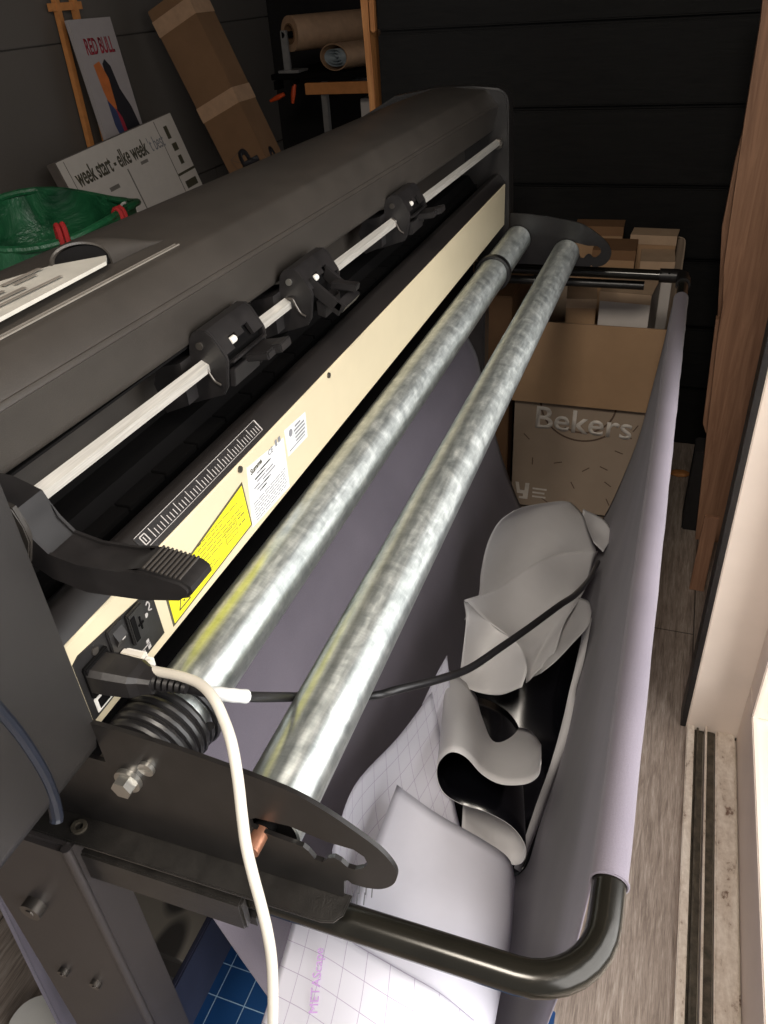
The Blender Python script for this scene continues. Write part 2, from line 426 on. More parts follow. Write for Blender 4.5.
# ================================================================ CUTTER
cut = thing('vinyl_cutter', 'large black vinyl cutter with a cream rear panel, three pinch rollers and a yellow sticker', 'cutting machine', (-.53, 1.0, -.56))
Y0, Y1 = .285, 1.735
cov = [(-.412, -.2665), (-.4095, -.2635), (-.4085, -.258), (-.404, -.238), (-.4005, -.2225), (-.4002, -.2200), (-.4014, -.2203), (-.4022, -.2180), (-.4038, -.2162),
       (-.4050, -.2160), (-.4062, -.2138), (-.4235, -.1935), (-.428, -.1908), (-.505, -.1840), (-.535, -.187), (-.60, -.205), (-.665, -.25), (-.68, -.30), (-.68, -.33), (-.47, -.33), (-.47, -.275)]
def skew(bm):
    for v in bm.verts: v.co.x += .021*(v.co.y-.6)/1.12
    return bm
part('cover', skew(prism(B(), cov, Y0-.02, Y1)), 'cover', cut, smooth=True)
# long scored lines near the cover's front edge
# body behind the cutting slot
b = B(); prism(b, [(-.47, -.33), (-.47, -.352), (-.44, -.352), (-.37, -.449), (-.37, -.46), (-.68, -.46), (-.68, -.33)], Y0-.02, Y1)
prism(b, [(-.4135, -.2675), (-.47, -.280), (-.47, -.283), (-.4135, -.2695)], Y0, Y1)  # added black liner under the cover, stands in for shade in the slot
part('body', b, 'deep', cut, smooth=False)
b = B(); prism(b, [(-.3605, -.3655), (-.363, -.361), (-.3735, -.3485), (-.377, -.3475), (-.384, -.349), (-.392, -.354), (-.40, -.363), (-.40, -.37), (-.37, -.37)], Y0, Y1)
part('platen', b, 'platen', cut)
b = B()
for i in range(24):
    y = .34+i*.057; bx(b, -.432, y, -.368, -.415, y+.054, -.3625, .0005)
part('grit_roller', b, 'deep', cut, smooth=False)
b = B(); prism(b, [(-.36, -.3655), (-.3585, -.3670), (-.3585, -.4475), (-.3610, -.4490), (-.37, -.449), (-.37, -.366)], Y0+.004, 1.722)
part('rear_panel', b, 'panel', cut, smooth=False, label='cream painted sheet metal rear panel')
for y, z in ((.315, -.389), (.545, -.3705), (.761, -.371), (1.0, -.371), (1.25, -.371), (1.5, -.371)):
    sc = part('panel_screw', cyl(B(), (-.359, y, z), (-.3565, y, z), .0033, 16), 'darkscrew', cut) if y < .8 else None
# guide bar (flat sided aluminium bar)
b = B(); g = [(-.4055, -.2905), (-.4055, -.2845), (-.3995, -.2795), (-.3925, -.2835), (-.3925, -.2905), (-.3985, -.2945)]
prism(b, g, Y0, Y1-.01); skew(b)
part('guide_bar', b, 'alu', cut, smooth=False, label='bright aluminium bar carrying the pinch rollers')
bb = B()
tube(bb, [(-.3765, Y1-.001, -.289), (-.3765, Y1-.016, -.289)], .010, 20)
part('bar_end_collar', bb, 'darkscrew', cut)

# end caps
def rrect(x0, z0, x1, z1, r, n=6):
    out = []
    for cx, cz, a in ((x1-r, z1-r, 0), (x0+r, z1-r, 90), (x0+r, z0+r, 180), (x1-r, z0+r, 270)):
        out += [(cx+r*math.cos(math.radians(a+90*k/n)), cz+r*math.sin(math.radians(a+90*k/n))) for k in range(n+1)]
    return out
b = B(); prism(b, rrect(-.70, -.462, -.349, -.182, .018), -.08, Y0, bev=.004)
capn = part('end_cap', b, 'cap', cut, label='smooth black casing at the end nearest the viewer')
b = B(); fc = [(-.349, -.50), (-.352, -.40), (-.3585, -.216), (-.362, -.203), (-.370, -.1945), (-.381, -.1895), (-.44, -.1845), (-.505, -.1855), (-.60, -.20), (-.68, -.24), (-.70, -.30), (-.70, -.50)]
prism(b, fc, Y1, Y1+.045, bev=.004)
part('end_cap', b, 'cap', cut, label='black casing at the far end')
b = B(); path = smooth_pts([(-0.3485, 0.2179, -0.3158), (-0.3485, 0.2253, -0.3521), (-0.3485, 0.2306, -0.3827), (-0.3485, 0.2340, -0.4194), (-0.3485, 0.2335, -0.4453), (-0.3485, 0.2306, -0.4635), (-0.3485, 0.2284, -0.4684)], 6)
tube(b, [(p.x-.0022, p.y, p.z) for p in path], .0046, 10)  # added tube stands in for the dark groove of a recessed seam
part('seam_groove_strip', b, 'seam', capn, label='curved blue-black strip standing in for a groove in the casing')

# control panel on top of the cover
cp = part('control_panel', flat(B(), (0, 0, -.1835), (0, 1, 0), (-1, 0, 0), [(.34, .452), (.34, .512), (.47, .512), (.535, .490), (.562, .462), (.545, .450), (.40, .444)], .003), 'aluflat', cut, smooth=False, label='silver keypad with grey printed keys')
b = B()
bars(b, (0, 0, -.179), (0, 1, 0), (-1, 0, 0), [(.40, .468, .47, .4725), (.40, .480, .46, .484), (.40, .488, .455, .492), (.47, .490, .515, .495), (.475, .483, .50, .487), (.38, .458, .50, .4615)])
part('key_print', b, 'keys', cp, smooth=False)
b = B(); flat(b, (0, 0, -.1900), (0, 1, 0), (-1, 0, 0), [(.30, .4330), (.30, .4342), (.63, .4342), (.63, .4330)], .0012)
flat(b, (0, 0, -.1900), (0, 1, 0), (-1, 0, 0), [(.30, .4372), (.30, .4382), (.63, .4382), (.63, .4372)], .0012)
part('panel_trim', b, 'keys', cut, smooth=False, label='thin grey edge line beside the keypad')
b = B()
rows = []
HP0, HP1 = Vector((-.492, .526, -.1865)), Vector((-.458, .562, -.188))
for k in range(13):
    a = PI*k/12; f = (1-math.cos(a))/2; hgt = .021*math.sin(a)**.7
    p = HP0.lerp(HP1, f)
    rows.append([p+Vector((0, 0, hgt)), p+Vector((.000, .020, hgt*.9)), p+Vector((.001, .050, hgt*.45)), p+Vector((.004*f, .075, -.001))])
patch(b, rows, 2, 3, .002)
hood = part('hood', b, 'cover', cut, label='small rounded hump rising behind the keypad')
dh = (HP1-HP0).normalized()
b = B(); flat(b, HP0+Vector((-.001, .003, 0)), (dh.x, dh.y, 0), (0, 0, 1), [((HP1-HP0).length*(1-math.cos(PI*k/12))/2, .0195*math.sin(PI*k/12)**.7-.002) for k in range(13)], .001)
part('hood_opening', b, 'deep', hood, smooth=False)

# pinch rollers
def pinch(y, k, ox, oz):
    w = .080
    P = lambda L: [(a+ox, z+oz) for a, z in L]
    prof = P([(-.4105, -.268), (-.4095, -.2605), (-.4055, -.2545), (-.4000, -.2510), (-.3905, -.2508), (-.3850, -.2550), (-.3740, -.2740), (-.3728, -.2790), (-.3775, -.3050), (-.3830, -.3135), (-.4180, -.3250), (-.4380, -.3290), (-.4400, -.3180), (-.4140, -.2980)])
    L = ['pinch roller nearest the lever, its arm pressed down', 'middle pinch roller with its forked arm raised', 'farthest pinch roller with its arm lying flat'][k]
    b = B(); prism(b, prof, y, y+.0045, bev=.0008)
    top = P([(-.4095, -.2605), (-.4055, -.2545), (-.4000, -.2510), (-.3905, -.2508), (-.3850, -.2550), (-.3805, -.2628)])
    inn = [(a-.003, z-.003) for a, z in top][::-1]
    prism(b, top+inn, y+.004, y+w-.004)
    for a0, a1 in ((.004, .020), (w-.022, w-.004)):
        prism(b, P([(-.3805, -.2628), (-.3742, -.2736), (-.3772, -.2755), (-.3835, -.2658)]), y+a0, y+a1)
    prism(b, P([(-.3805, -.2628), (-.3775, -.268), (-.3805, -.2700), (-.3835, -.2658)]), y+.033, y+w-.034)
    h = part('pinch_roller', b, 'black', cut, smooth=True, label=L)
    b = B(); prism(b, prof[:11]+P([(-.412, -.318), (-.412, -.295)]), y+w-.0045, y+w, bev=.0008)
    part('cheek_plate', b, 'black', h)
    b = B(); prism(b, P([(-.405, -.262), (-.390, -.258), (-.379, -.279), (-.383, -.306), (-.42, -.318)]), y+.006, y+w-.006)
    part('core', b, 'deep', h, smooth=False)
    b = B()
    X, Z = ox, oz
    if k in (0, 2):
        obox(b, (-.377+X, y+.030, -.2850+Z), (.0, .040, 0), (.030, 0, .005), (.001, 0, -.008), .0015)
        obox(b, (-.352+X, y+.044, -.2795+Z), (0, .022, 0), (.012, 0, .003), (.001, 0, -.009), .0012)
        obox(b, (-.3745+X, y+.006, -.2805+Z), (0, .068, 0), (.005, 0, .001), (0, 0, -.003), .0006)
        obox(b, (-.3760+X, y+.006, -.2890+Z), (0, .05, 0), (.006, 0, .001), (-.002, 0, -.018), .0006)
    else:
        for yy in (y+.008, y+w-.030):
            obox(b, (-.3765+X, yy, -.262+Z), (0, .0035, 0), (.034, 0, -.028), (-.006, 0, -.014), .0008)
        obox(b, (-.3475+X, y+.008, -.286+Z), (0, w-.034, 0), (.009, 0, -.006), (-.006, 0, -.008), .001)
        obox(b, (-.364+X, y+.032, -.274+Z), (0, .012, 0), (.030, 0, -.002), (-.002, 0, -.008), .001)
        obox(b, (-.376+X, y+.014, -.290+Z), (0, .045, 0), (.010, 0, -.003), (0, 0, -.016), .0008)
    part('release_arm', b, 'black', h)
    part('hub_screw', cyl(B(), (-.3985+X, y-.0020, -.2655+Z), (-.3985+X, y+.001, -.2655+Z), .0036, 18), 'darkscrew' if k != 1 else 'screw', h)
    b = B(); tube(b, smooth_pts([(-.403+X, y-.002, -.283+Z), (-.396+X, y-.003, -.283+Z), (-.3925+X, y-.003, -.290+Z), (-.388+X, y-.003, -.298+Z), (-.382+X, y-.003, -.3015+Z)], 4), .0012, 8)
    part('spring_clip', b, 'darkscrew', h)
    part('slot_roller', cyl(B(), (-.380+X, y+.021, -.2685+Z), (-.380+X, y+.030, -.2685+Z), .0035, 16), 'whiteplastic', h)
    b = B(); prism(b, P([(-.445, -.300), (-.438, -.283), (-.411, -.276), (-.411, -.318), (-.438, -.329)]), y-.018, y+.001)
    obox(b, (-.436+X, y-.016, -.2815+Z), (0, .05, 0), (.02, 0, .004), (0, 0, -.003))
    part('carriage_bracket', b, 'black', h)
pinch(.580, 0, 0, 0); pinch(.752, 1, .010, .004); pinch(1.095, 2, .010, .002)

# big release lever beside the near casing
lv = [(-.43, -.252), (-.392, -.2545), (-.371, -.2625), (-.3675, -.272), (-.3665, -.284), (-.357, -.2955), (-.335, -.3005), (-.305, -.2995), (-.296, -.2975), (-.286, -.2925),
      (-.258, -.2965), (-.2525, -.3005), (-.2520, -.3050), (-.256, -.3095), (-.262, -.3115), (-.290, -.3195), (-.335, -.3230), (-.361, -.3165), (-.378, -.302), (-.392, -.290), (-.43, -.285)]
b = B(); prism(b, lv, .305, .333, bev=.0022)
lev = part('release_lever', b, 'black', cut, label='long curved black lever arm with a ribbed grip')
b = B()
for i in range(9):
    x = -.2845+i*.0031; z = -.2921-(i*.00045)
    tube(b, [(x, .307, z), (x, .331, z)], .0009, 8)
part('grip_ribs', b, 'cover', lev)
b = B(); prism(b, [(-.43, -.248), (-.393, -.250), (-.369, -.2585), (-.3655, -.272), (-.3645, -.284), (-.372, -.302), (-.43, -.305)], .302, .307, bev=.001)
part('lever_plate', b, 'cover', lev)

# ruler strip on the edge above the cream panel
b = B(); o = Vector((-.3628, 0, -.3610)); rr = Vector((0, 1, 0)); uu = Vector((-.0105, 0, .0125)).normalized()
flat(b, o+Vector((.0003, 0, .0002)), rr, uu, [(.398, 0), (.398, .0135), (.606, .0135), (.606, 0)], .0003)
rs = part('ruler_strip', b, 'black', cut, smooth=False, label='black ruler strip with white tick marks')
b = B(); rects = [(.399, .0128, .605, .0132), (.399, .0002, .605, .0006), (.6036, .0002, .605, .0132)]
for i in range(40):
    y = .416+i*.0047; hh = .0095 if i % 4 == 0 else .0062
    rects.append((y, .0018, y+.0007, .0018+hh))
rects += [(.403, .0025, .4040, .011), (.4097, .0025, .4107, .011), (.403, .0025, .4107, .0033), (.403, .0102, .4107, .011), (.406, .0045, .4070, .009)]
bars(b, o+Vector((.0005, 0, .0004)), rr, uu, rects, .0003)
part('tick_marks', b, 'silverink', rs, smooth=False)

# stickers on the cream panel
PX = -.3585
def sticker(name, pts, mat, label): 
    return part(name, flat(B(), (PX, 0, 0), YR, ZU, pts, .0004), mat, cut, smooth=False, label=label)
s1 = part('warning_label', flat(B(), (PX, 0, 0), YR, ZU, [(.402, -.4425), (.549, -.4365), (.545, -.3845), (.402, -.4035)], .0003), 'ink', cut, smooth=False, label='yellow warning label with dark border')
part('label_face', flat(B(), (PX+.0003, 0, 0), YR, ZU, [(.4045, -.4405), (.5465, -.4345), (.5428, -.3875), (.4045, -.4055)], .0003), 'yellow', s1, smooth=False)
b = B(); rc = []
for i, (a, c, gaps) in enumerate(((.458, .530, 0), (.456, .500, 0), (.458, .538, 1), (.456, .535, 1), (.46, .520, 0), (.462, .494, 0), (.446, .478, 0), (.442, .486, 0))):
    z = -.3985-i*.0042-(.0 if i < 6 else .003)
    y = a
    while y < c:
        w = random.uniform(.004, .012); rc.append((y, z, min(y+w, c), z+.0007)); y += w+.0015
for (y0, z0, y1, z1) in ((.500, -.4185, .522, -.4135), (.500, -.4265, .522, -.4215)):
    rc += [(y0, z0, y1, z0+.0005), (y0, z1, y1, z1+.0005), (y0, z0, y0+.0005, z1), (y1, z0, y1+.0005, z1)]
for z in (-.415, -.4225): rc += [(.526, z, .530, z+.0012), (.5312, z, .538, z+.0012)]
bars(b, (PX+.0006, 0, 0), YR, ZU, rc, .0002)
tri = [(.414, -.4345), (.432, -.4345), (.423, -.4185)]
for i in range(3):
    a, c = Vector(tri[i]), Vector(tri[(i+1) % 3]); n = (c-a).normalized(); pp = Vector((-n.y, n.x))*.0009
    flat(b, (PX+.0006, 0, 0), YR, ZU, [tuple(a-pp*.5), tuple(c-pp*.5), tuple(c+pp), tuple(a+pp)], .0002)
flat(b, (PX+.0006, 0, 0), YR, ZU, arcpts(.423, -.4300, .0012, 0, 330, 10), .0002)
part('label_print', b, 'ink', s1, smooth=False)
s2 = sticker('rating_label', [(.549, -.4400), (.634, -.4440), (.636, -.3855), (.5575, -.3765)], 'white', 'white rating label with fine grey print')
b = text_bm('Summa', (PX+.0005, .562, -.3875), (0, 1, .06), (0, 0, 1), .0082, .024, .0003, .02)
part('maker_name', b, 'ink', s2, smooth=False)
b = text_bm('CE', (PX+.0005, .600, -.3875), YR, ZU, .0085, .011, .0003); part('mark', b, 'greyink', s2, smooth=False)
b = B(); rc = [(.617, -.386, .621, -.379+.0), (.624, -.385, .629, -.3795)]
for i in range(6): 
    z = -.3925-i*.0040
    for _ in range(2): 
        a = random.uniform(.560, .60); rc.append((a, z, a+random.uniform(.01, .03), z+.0014))
for i in range(7):
    z = -.4190-i*.0032; y = .558
    while y < .628:
        w = random.uniform(.004, .012); rc.append((y, z, min(y+w, .629), z+.0009)); y += w+.0015
bars(b, (PX+.0005, 0, 0), YR, ZU, rc, .0002); part('fine_print', b, 'greyink', s2, smooth=False)
s3 = sticker('small_label', [(.641, -.4110), (.690, -.4130), (.692, -.3835), (.640, -.3795)], 'white', 'small white label with a round mark')
b = B(); flat(b, (PX+.0005, 0, 0), YR, ZU, arcpts(.6525, -.3885, .0042, 0, 345, 18), .0002)
rc = [(.660+random.uniform(0, .004), -.3875-i*.0042, .684+random.uniform(-.008, .003), -.3875-i*.0042+.002) for i in range(5)]+[(.645, -.4075, .684, -.4063)]
bars(b, (PX+.0005, 0, 0), YR, ZU, rc, .0002); part('label_print', b, 'greyink', s3, smooth=False)

# socket panel
sp = part('socket_panel', flat(B(), (PX, 0, 0), YR, ZU, [(.293, -.4400), (.389, -.4375), (.3875, -.3905), (.375, -.3875), (.300, -.3800), (.293, -.383)], .0008), 'black', cut, smooth=False, label='black socket panel with switch and ports')
b = B(); bx(b, PX, .298, -.4215, PX+.004, .325, -.392, .001); part('mains_inlet', b, 'deep', sp, smooth=False)
b = B(); bx(b, PX+.0005, .329, -.4085, PX+.003, .3485, -.384, .0008); sw = part('power_switch', b, 'black', sp, smooth=False)
b = B(); prism(b, [(PX+.002, -.405), (PX+.0065, -.397), (PX+.002, -.387)], .334, .345); part('rocker', b, 'cap', sw, smooth=False)
part('switch_mark', bars(B(), (PX+.0062, 0, 0), YR, ZU, [(.338, -.398, .342, -.397)], .0004), 'silverink', sw, smooth=False)
b = B(); bx(b, PX+.0005, .3515, -.4180, PX+.004, .371, -.3875, .001); fu = part('fuse_holder', b, 'cap', sp, smooth=False)
b = B(); bx(b, PX+.003, .3535, -.415, PX+.0045, .3585, -.392); bx(b, PX+.003, .3625, -.409, PX+.0048, .3640, -.397); bx(b, PX+.003, .3600, -.4045, PX+.0048, .3665, -.4030)
part('fuse_slot', b, 'deep', fu, smooth=False)
b = B(); oo = (PX+.0008, 0, 0)
bars(b, oo, YR, ZU, [(.3560, -.4310, .370, -.4302), (.3595, -.4355, .3625, -.4320), (.366, -.4292, .3695, -.4260), (.3665, -.4355, .370, -.432)], .0003)
flat(b, oo, YR, ZU, arcpts(.3745, -.4060, .0022, 0, 340, 12), .0003)
tube(b, smooth_pts([(PX+.001, .377, -.3975), (PX+.001, .3795, -.3960), (PX+.001, .381, -.4), (PX+.001, .3785, -.4035), (PX+.001, .382, -.4055)], 4), .0007, 6)
part('socket_symbols', b, 'silverink', sp, smooth=False)
b = B(); bx(b, PX, .299, -.4375, PX+.0015, .3165, -.4235, .0005); pt_ = part('network_port', b, 'whiteplastic', sp, smooth=False, label='white framed network port')
b = B(); bx(b, PX+.001, .3020, -.4350, PX+.002, .3135, -.4265); part('port_hole', b, 'deep', pt_, smooth=False)

# ================================================================ STAND
st = thing('cutter_stand', 'black steel cutter stand with slotted roller brackets, near leg and curved basket arms', 'stand', (-.45, 1.0, -1.35))
NOTCH = [(-.232, -.4905), (-.2265, -.4865), (-.200, -.4845), (-.172, -.4905), (-.152, -.4905), (-.1445, -.4955), (-.1425, -.5030), (-.1465, -.5100), (-.153, -.5150), (-.1585, -.5150), (-.163, -.5100), (-.1680, -.5075), (-.1735, -.5110), (-.178, -.5175), (-.184, -.5170), (-.188, -.5090), (-.192, -.5055), (-.218, -.5025), (-.232, -.4995)]
OUT0 = [(-.349, -.427), (-.300, -.4290), (-.250, -.4340), (-.197, -.4430), (-.172, -.4535), (-.152, -.4665), (-.133, -.4815), (-.1235, -.4960), (-.1215, -.5075), (-.125, -.5195), (-.134, -.5295), (-.146, -.5340), (-.157, -.5345), (-.160, -.5315), (-.163, -.5340), (-.165, -.5560), (-.420, -.5560), (-.420, -.47), (-.349, -.47)]
def plate(y, th=.0035, zb=-.556, dx=0):
    """steel plate with a keyhole slot, bridged to one ring so that it stays a clean solid"""
    b = B()
    for yy, rev in ((y, False), (y+th, True)):
        pass
    tip = [(v.x, v.y) for v in smooth_pts([(a, c, 0) for a, c in OUT0[:13]], 4)]
    OUT = [(x+(dx if x > -.3 else 0), max(z, zb)) for x, z in tip+OUT0[13:]]
    A = [[b.verts.new((x, yy, z)) for x, z in OUT] for yy in (y, y+th)]
    N = [[b.verts.new((x+dx, yy, z)) for x, z in NOTCH] for yy in (y, y+th)]
    for s in (0, 1):
        es = []
        for L in (A[s], N[s]):
            for i in range(len(L)): es.append(b.edges.new((L[i], L[(i+1) % len(L)])))
        bmesh.ops.triangle_fill(b, edges=es, use_beauty=True, use_dissolve=False)
    for L0, L1 in ((A[0], A[1]), (N[0], N[1])):
        for i in range(len(L0)): b.faces.new((L0[i], L0[(i+1) % len(L0)], L1[(i+1) % len(L0)], L1[i]))
    return b
rb = part('roller_bracket', plate(.282), 'plate', st, smooth=False, label='slotted black side plate at the near end')
b = B(); prism(b, [(-.445, .259), (-.175, .2605), (-.166, .263), (-.161, .270), (-.160, .2855), (-.445, .2855)], -.5600, -.5565, axis='z', bev=.001)
part('flange', b, 'steel', rb, smooth=False)
b = B(); cyl(b, (-.331, .270, -.482), (-.331, .282, -.482), .0085, 6); cyl(b, (-.331, .278, -.482), (-.331, .282, -.482), .011, 24)
part('hex_bolt', b, 'screw', rb, label='bright hexagon bolt')
b = B(); cyl(b, (-.310, .279, -.4615), (-.310, .282, -.4615), .0065, 20); bx(b, -.3155, .2782, -.4622, -.3045, .2795, -.4608)
part('small_screw', b, 'screw', rb)
b = B(); pipe(b, (-.394, .272, -.557), (-.394, .272, -.554), .0065, .0035, 24); part('flange_hole', b, 'track', rb)
rb2 = part('roller_bracket', plate(1.738, zb=-.5345, dx=-.010), 'plate', st, smooth=False, label='slotted black side plate at the far end')
# arms and tray bar
ARM_Z = -.593; xr = .0185
def arm(y, z, yin, xs=-.44):
    s = 1 if yin > y else -1
    path = [(xs, y, z), (-.2, y, z), (xr-.055, y, z)]
    for k in range(1, 9):
        a = (PI/2)*k/8; path.append((xr-.055+.055*math.sin(a), y+s*.055*(1-math.cos(a)), z))
    path.append((xr, yin, z)); return path
b = B(); tube(b, arm(.284, ARM_Z, .44), .0130, 20)
part('basket_arm', b, 'tubeblack', st, label='near black tube arm curving round to the basket bar')
b = B(); p2 = [(-.44, 1.80, -.565), (-.2, 1.80, -.565), (-.02, 1.80, -.566)]
tube(b, p2, .0115, 16); part('basket_arm', b, 'tubeblack', st, label='far black tube arm')
b = B(); tube(b, [(-.03, 1.80, -.566), (.008, 1.80, -.566), (.018, 1.792, -.566), (.0205, 1.775, -.567), (.0205, 1.745, -.567)], .0150, 16)
for xx in (-.027, -.010): cyl(b, (xx, 1.787, -.556), (xx, 1.785, -.5535), .0025, 10)
part('corner_joint', b, 'black', st, label='black elbow joint at the far corner')
b = B(); tube(b, [(xr, .40, ARM_Z), (.0205, 1.76, -.567)], .0115, 20); part('basket_bar', b, 'tubeblack', st)
b = B(); tube(b, [(-.44, 1.83, -.60), (-.06, 1.83, -.60)], .010, 12); part('rear_brace', b, 'steel', st)
b = B(); bx(b, -.44, .262, -.613, -.245, .272, -.577, .002); bx(b, -.44, .296, -.613, -.20, .306, -.567, .002)
part('arm_socket', b, 'steel', st, smooth=False)
b = B(); bx(b, -.300, .271, -.625, -.235, .299, -.602, .006); part('arm_clamp', b, 'black', st)
# legs
def leg(y0, y1, foot):
    b = B(); bx(b, -.515, y0, -1.30, -.393, y1, -.559, .004); l = part('leg', b, 'leg', st, label='near dark grey box leg with bolts' if y0 < 1 else 'far dark grey box leg')
    b = B(); prism(b, [(-.70, -1.35), (-.70, -1.335), (-.67, -1.31), (-.22, -1.31), (-.19, -1.335), (-.19, -1.35)], y0-.005, y1+.005, bev=.003)
    part('foot', b, 'leg', st, label='flat steel foot')
    return l
l1 = leg(.252, .297, 0); l2 = leg(1.70, 1.745, 0)
b = B(); tube(b, [(-.394, .2535, -.558), (-.394, .2535, -1.30)], .0042, 12); part('edge_bead', b, 'leg', l1)
for (u, r, t) in (((-0.4640, 0.2520, -0.6717), .0105, .010), ((-0.4785, 0.2520, -0.8017), .0056, .005), ((-0.4395, 0.2520, -0.8007), .0056, .005)):
    b = B(); cyl(b, (u[0], .252, u[2]), (u[0], .252-t, u[2]), r, 24); cyl(b, (u[0], .252-t-.001, u[2]), (u[0], .2525-t, u[2]), r*.45, 6)
    part('leg_bolt', b, 'darkscrew', l1)
b = B(); bx(b, -.458, .297, -1.10, -.450, 1.70, -.995, .002); part('lower_crossbeam', b, 'beam', st, smooth=False)
b = B(); bx(b, -.50, .30, -.555, -.42, 1.70, -.463, .002); part('upper_crossbeam', b, 'deep', st, smooth=False)
part('cloth_rail', cyl(B(), (-.446, .32, -.668), (-.446, 1.70, -.668), .006, 12), 'steel', st)
for y in (.40, 1.0, 1.62): part('rail_hanger', bx(B(), -.450, y, -.672, -.442, y+.02, -.55), 'steel', st, smooth=False)

# ================================================================ MEDIA ROLLERS
def roller(x, z, y0, y1, label, ring):
    t = thing('media_roller', label, 'metal roller', (x, (y0+y1)/2, z-.0285), 'galvanised rollers along the back of the cutter')
    b = B(); pipe(b, (x, y0, z), (x, y1, z), .0285, .026, 64)
    part('tube', b, 'galv', t)
    b = B(); cyl(b, (x, y0+.004, z), (x, y0+.02, z), .0259, 32); cyl(b, (x, y0-.002, z), (x, y0+.01, z), .008, 20); part('end_plug', b, 'deep', t)
    b = B(); cyl(b, (x, y1-.02, z), (x, y1-.002, z), .0259, 32); part('end_plug', b, 'darkscrew', t)
    return t
r1 = roller(-.331, -.481, .292, 1.733, 'galvanised steel roller closest to the cream panel, cable coiled on its near end', 1)
b = B(); pipe(b, (-.331, 1.49, -.481), (-.331, 1.505, -.481), .0345, .0287, 40); part('rubber_ring', b, 'rubber', r1)
r2 = roller(-.2255, -.5065, .288, 1.733, 'galvanised steel roller farther from the cream panel, with a copper-coloured pin at its near end', 0)
part('end_pin', cyl(B(), (-.2265, .268, -.5065), (-.2260, .292, -.5065), .0062, 20), 'copper', r2, label='copper coloured pin')

# ================================================================ CABLES
co = thing('coiled_cable', 'black cable wound in tight coils round the near end of a steel roller', 'cable', (-.331, .33, -.52))
b = B(); path = []
for i in range(24*5+1):
    a = 2*PI*i/24; path.append((-.331+.0333*math.cos(a), .301+.0084*i/24, -.481+.0333*math.sin(a)))
tube(b, path, .0043, 10); part('coil', b, 'rubber', co)
b = B(); tube(b, [(-.331+.036*math.cos(2*PI*k/36), .350, -.481+.036*math.sin(2*PI*k/36)) for k in range(36)], .0035, 10, closed=True); part('outer_loop', b, 'rubber', co)

pc = thing('power_cable', 'black mains cable plugged into the cutter and slung across the fabric basket', 'cable', (-.33, .34, -.43))
b = B()
px0 = Vector((PX+.002, .3115, -.4065)); dx = Vector((.052, .008, -.006))
def ringbox(c, w, h, ax):
    pass
f = [((0), .0135, .0115), (.012, .0135, .0115), (.030, .0125, .0105), (.036, .0095, .0085), (.044, .0075, .0070)]
for i in range(len(f)-1):
    s0, w0, h0 = f[i]; s1_, w1, h1 = f[i+1]
    c0 = px0+dx.normalized()*s0; c1 = px0+dx.normalized()*s1_
    A = [b.verts.new(c0+Vector((0, p*w0, q*h0))) for p, q in ((-1, -.7), (-.7, -1), (.7, -1), (1, -.7), (1, .7), (.7, 1), (-.7, 1), (-1, .7))]
    D = [b.verts.new(c1+Vector((0, p*w1, q*h1))) for p, q in ((-1, -.7), (-.7, -1), (.7, -1), (1, -.7), (1, .7), (.7, 1), (-.7, 1), (-1, .7))]
    for k in range(8): b.faces.new((A[k], A[(k+1) % 8], D[(k+1) % 8], D[k]))
    b.faces.new(A[::-1]); b.faces.new(D)
part('plug', b, 'black', pc, label='chunky black mains plug')
cab = [(-0.3267, 0.3282, -0.4243), (-0.3109, 0.3283, -0.4240), (-0.2929, 0.3276, -0.4222), (-0.2744, 0.3279, -0.4212), (-0.2562, 0.3352, -0.4264), (-0.2515, 0.3549, -0.4466), (-0.2545, 0.3982, -0.4926), (-0.2498, 0.4589, -0.5545), (-0.2271, 0.5044, -0.5937), (-0.2041, 0.5241, -0.5970), (-0.1755, 0.5702, -0.6205), (-0.1575, 0.6292, -0.6565), (-0.1383, 0.7038, -0.6893), (-0.1147, 0.7828, -0.7184), (-0.0861, 0.8586, -0.7369), (-0.0732, 0.9539, -0.7914), (-0.0669, 1.1529, -0.9141), (-0.0645, 1.3221, -1.0040)]
b = B(); sp_ = smooth_pts(cab, 6); tube(b, sp_, [.0036+.0010*min(1, k/70) for k in range(len(sp_))], 12); part('cord', b, 'rubber', pc)
b = B()
st0 = [px0+dx.normalized()*(.042+.0045*k) for k in range(7)]
for k in range(6): tube(b, [st0[k], st0[k]+dx.normalized()*.003], .0068-.0004*k, 14)
tube(b, [st0[0], Vector(cab[0]), Vector(cab[1])], .0048, 12)
part('strain_relief', b, 'black', pc)
b = B(); tube(b, smooth_pts(cab[3:6], 4)[0:6], [.0050, .0054, .0051, .0054, .0051, .0054], 12); part('paper_tag', b, 'white', pc, label='white paper tag wrapped round the cord')

wc = thing('white_cable', 'thin white cable leaving the sockets and hanging down in front of the near bracket', 'cable', (-.30, .30, -.5))
wcp = [(-0.3306, 0.3266, -0.4101), (-0.3111, 0.3226, -0.4049), (-0.2892, 0.3172, -0.3974), (-0.2677, 0.3102, -0.3920), (-0.2500, 0.2992, -0.3900), (-0.2372, 0.2882, -0.3943), (-0.2255, 0.2756, -0.4002), (-0.2166, 0.2620, -0.4149), (-0.2111, 0.2507, -0.4335), (-0.2060, 0.2411, -0.4494), (-0.1992, 0.2322, -0.4655), (-0.1937, 0.2258, -0.4864), (-0.1886, 0.2189, -0.5076), (-0.1870, 0.2133, -0.5341), (-0.1867, 0.2047, -0.5639), (-0.1888, 0.1952, -0.6028), (-0.1975, 0.1827, -0.6779), (-0.2102, 0.1619, -0.7891)]
b = B(); tube(b, smooth_pts(wcp, 6), .0037, 14); part('cord', b, 'whitecable', wc)
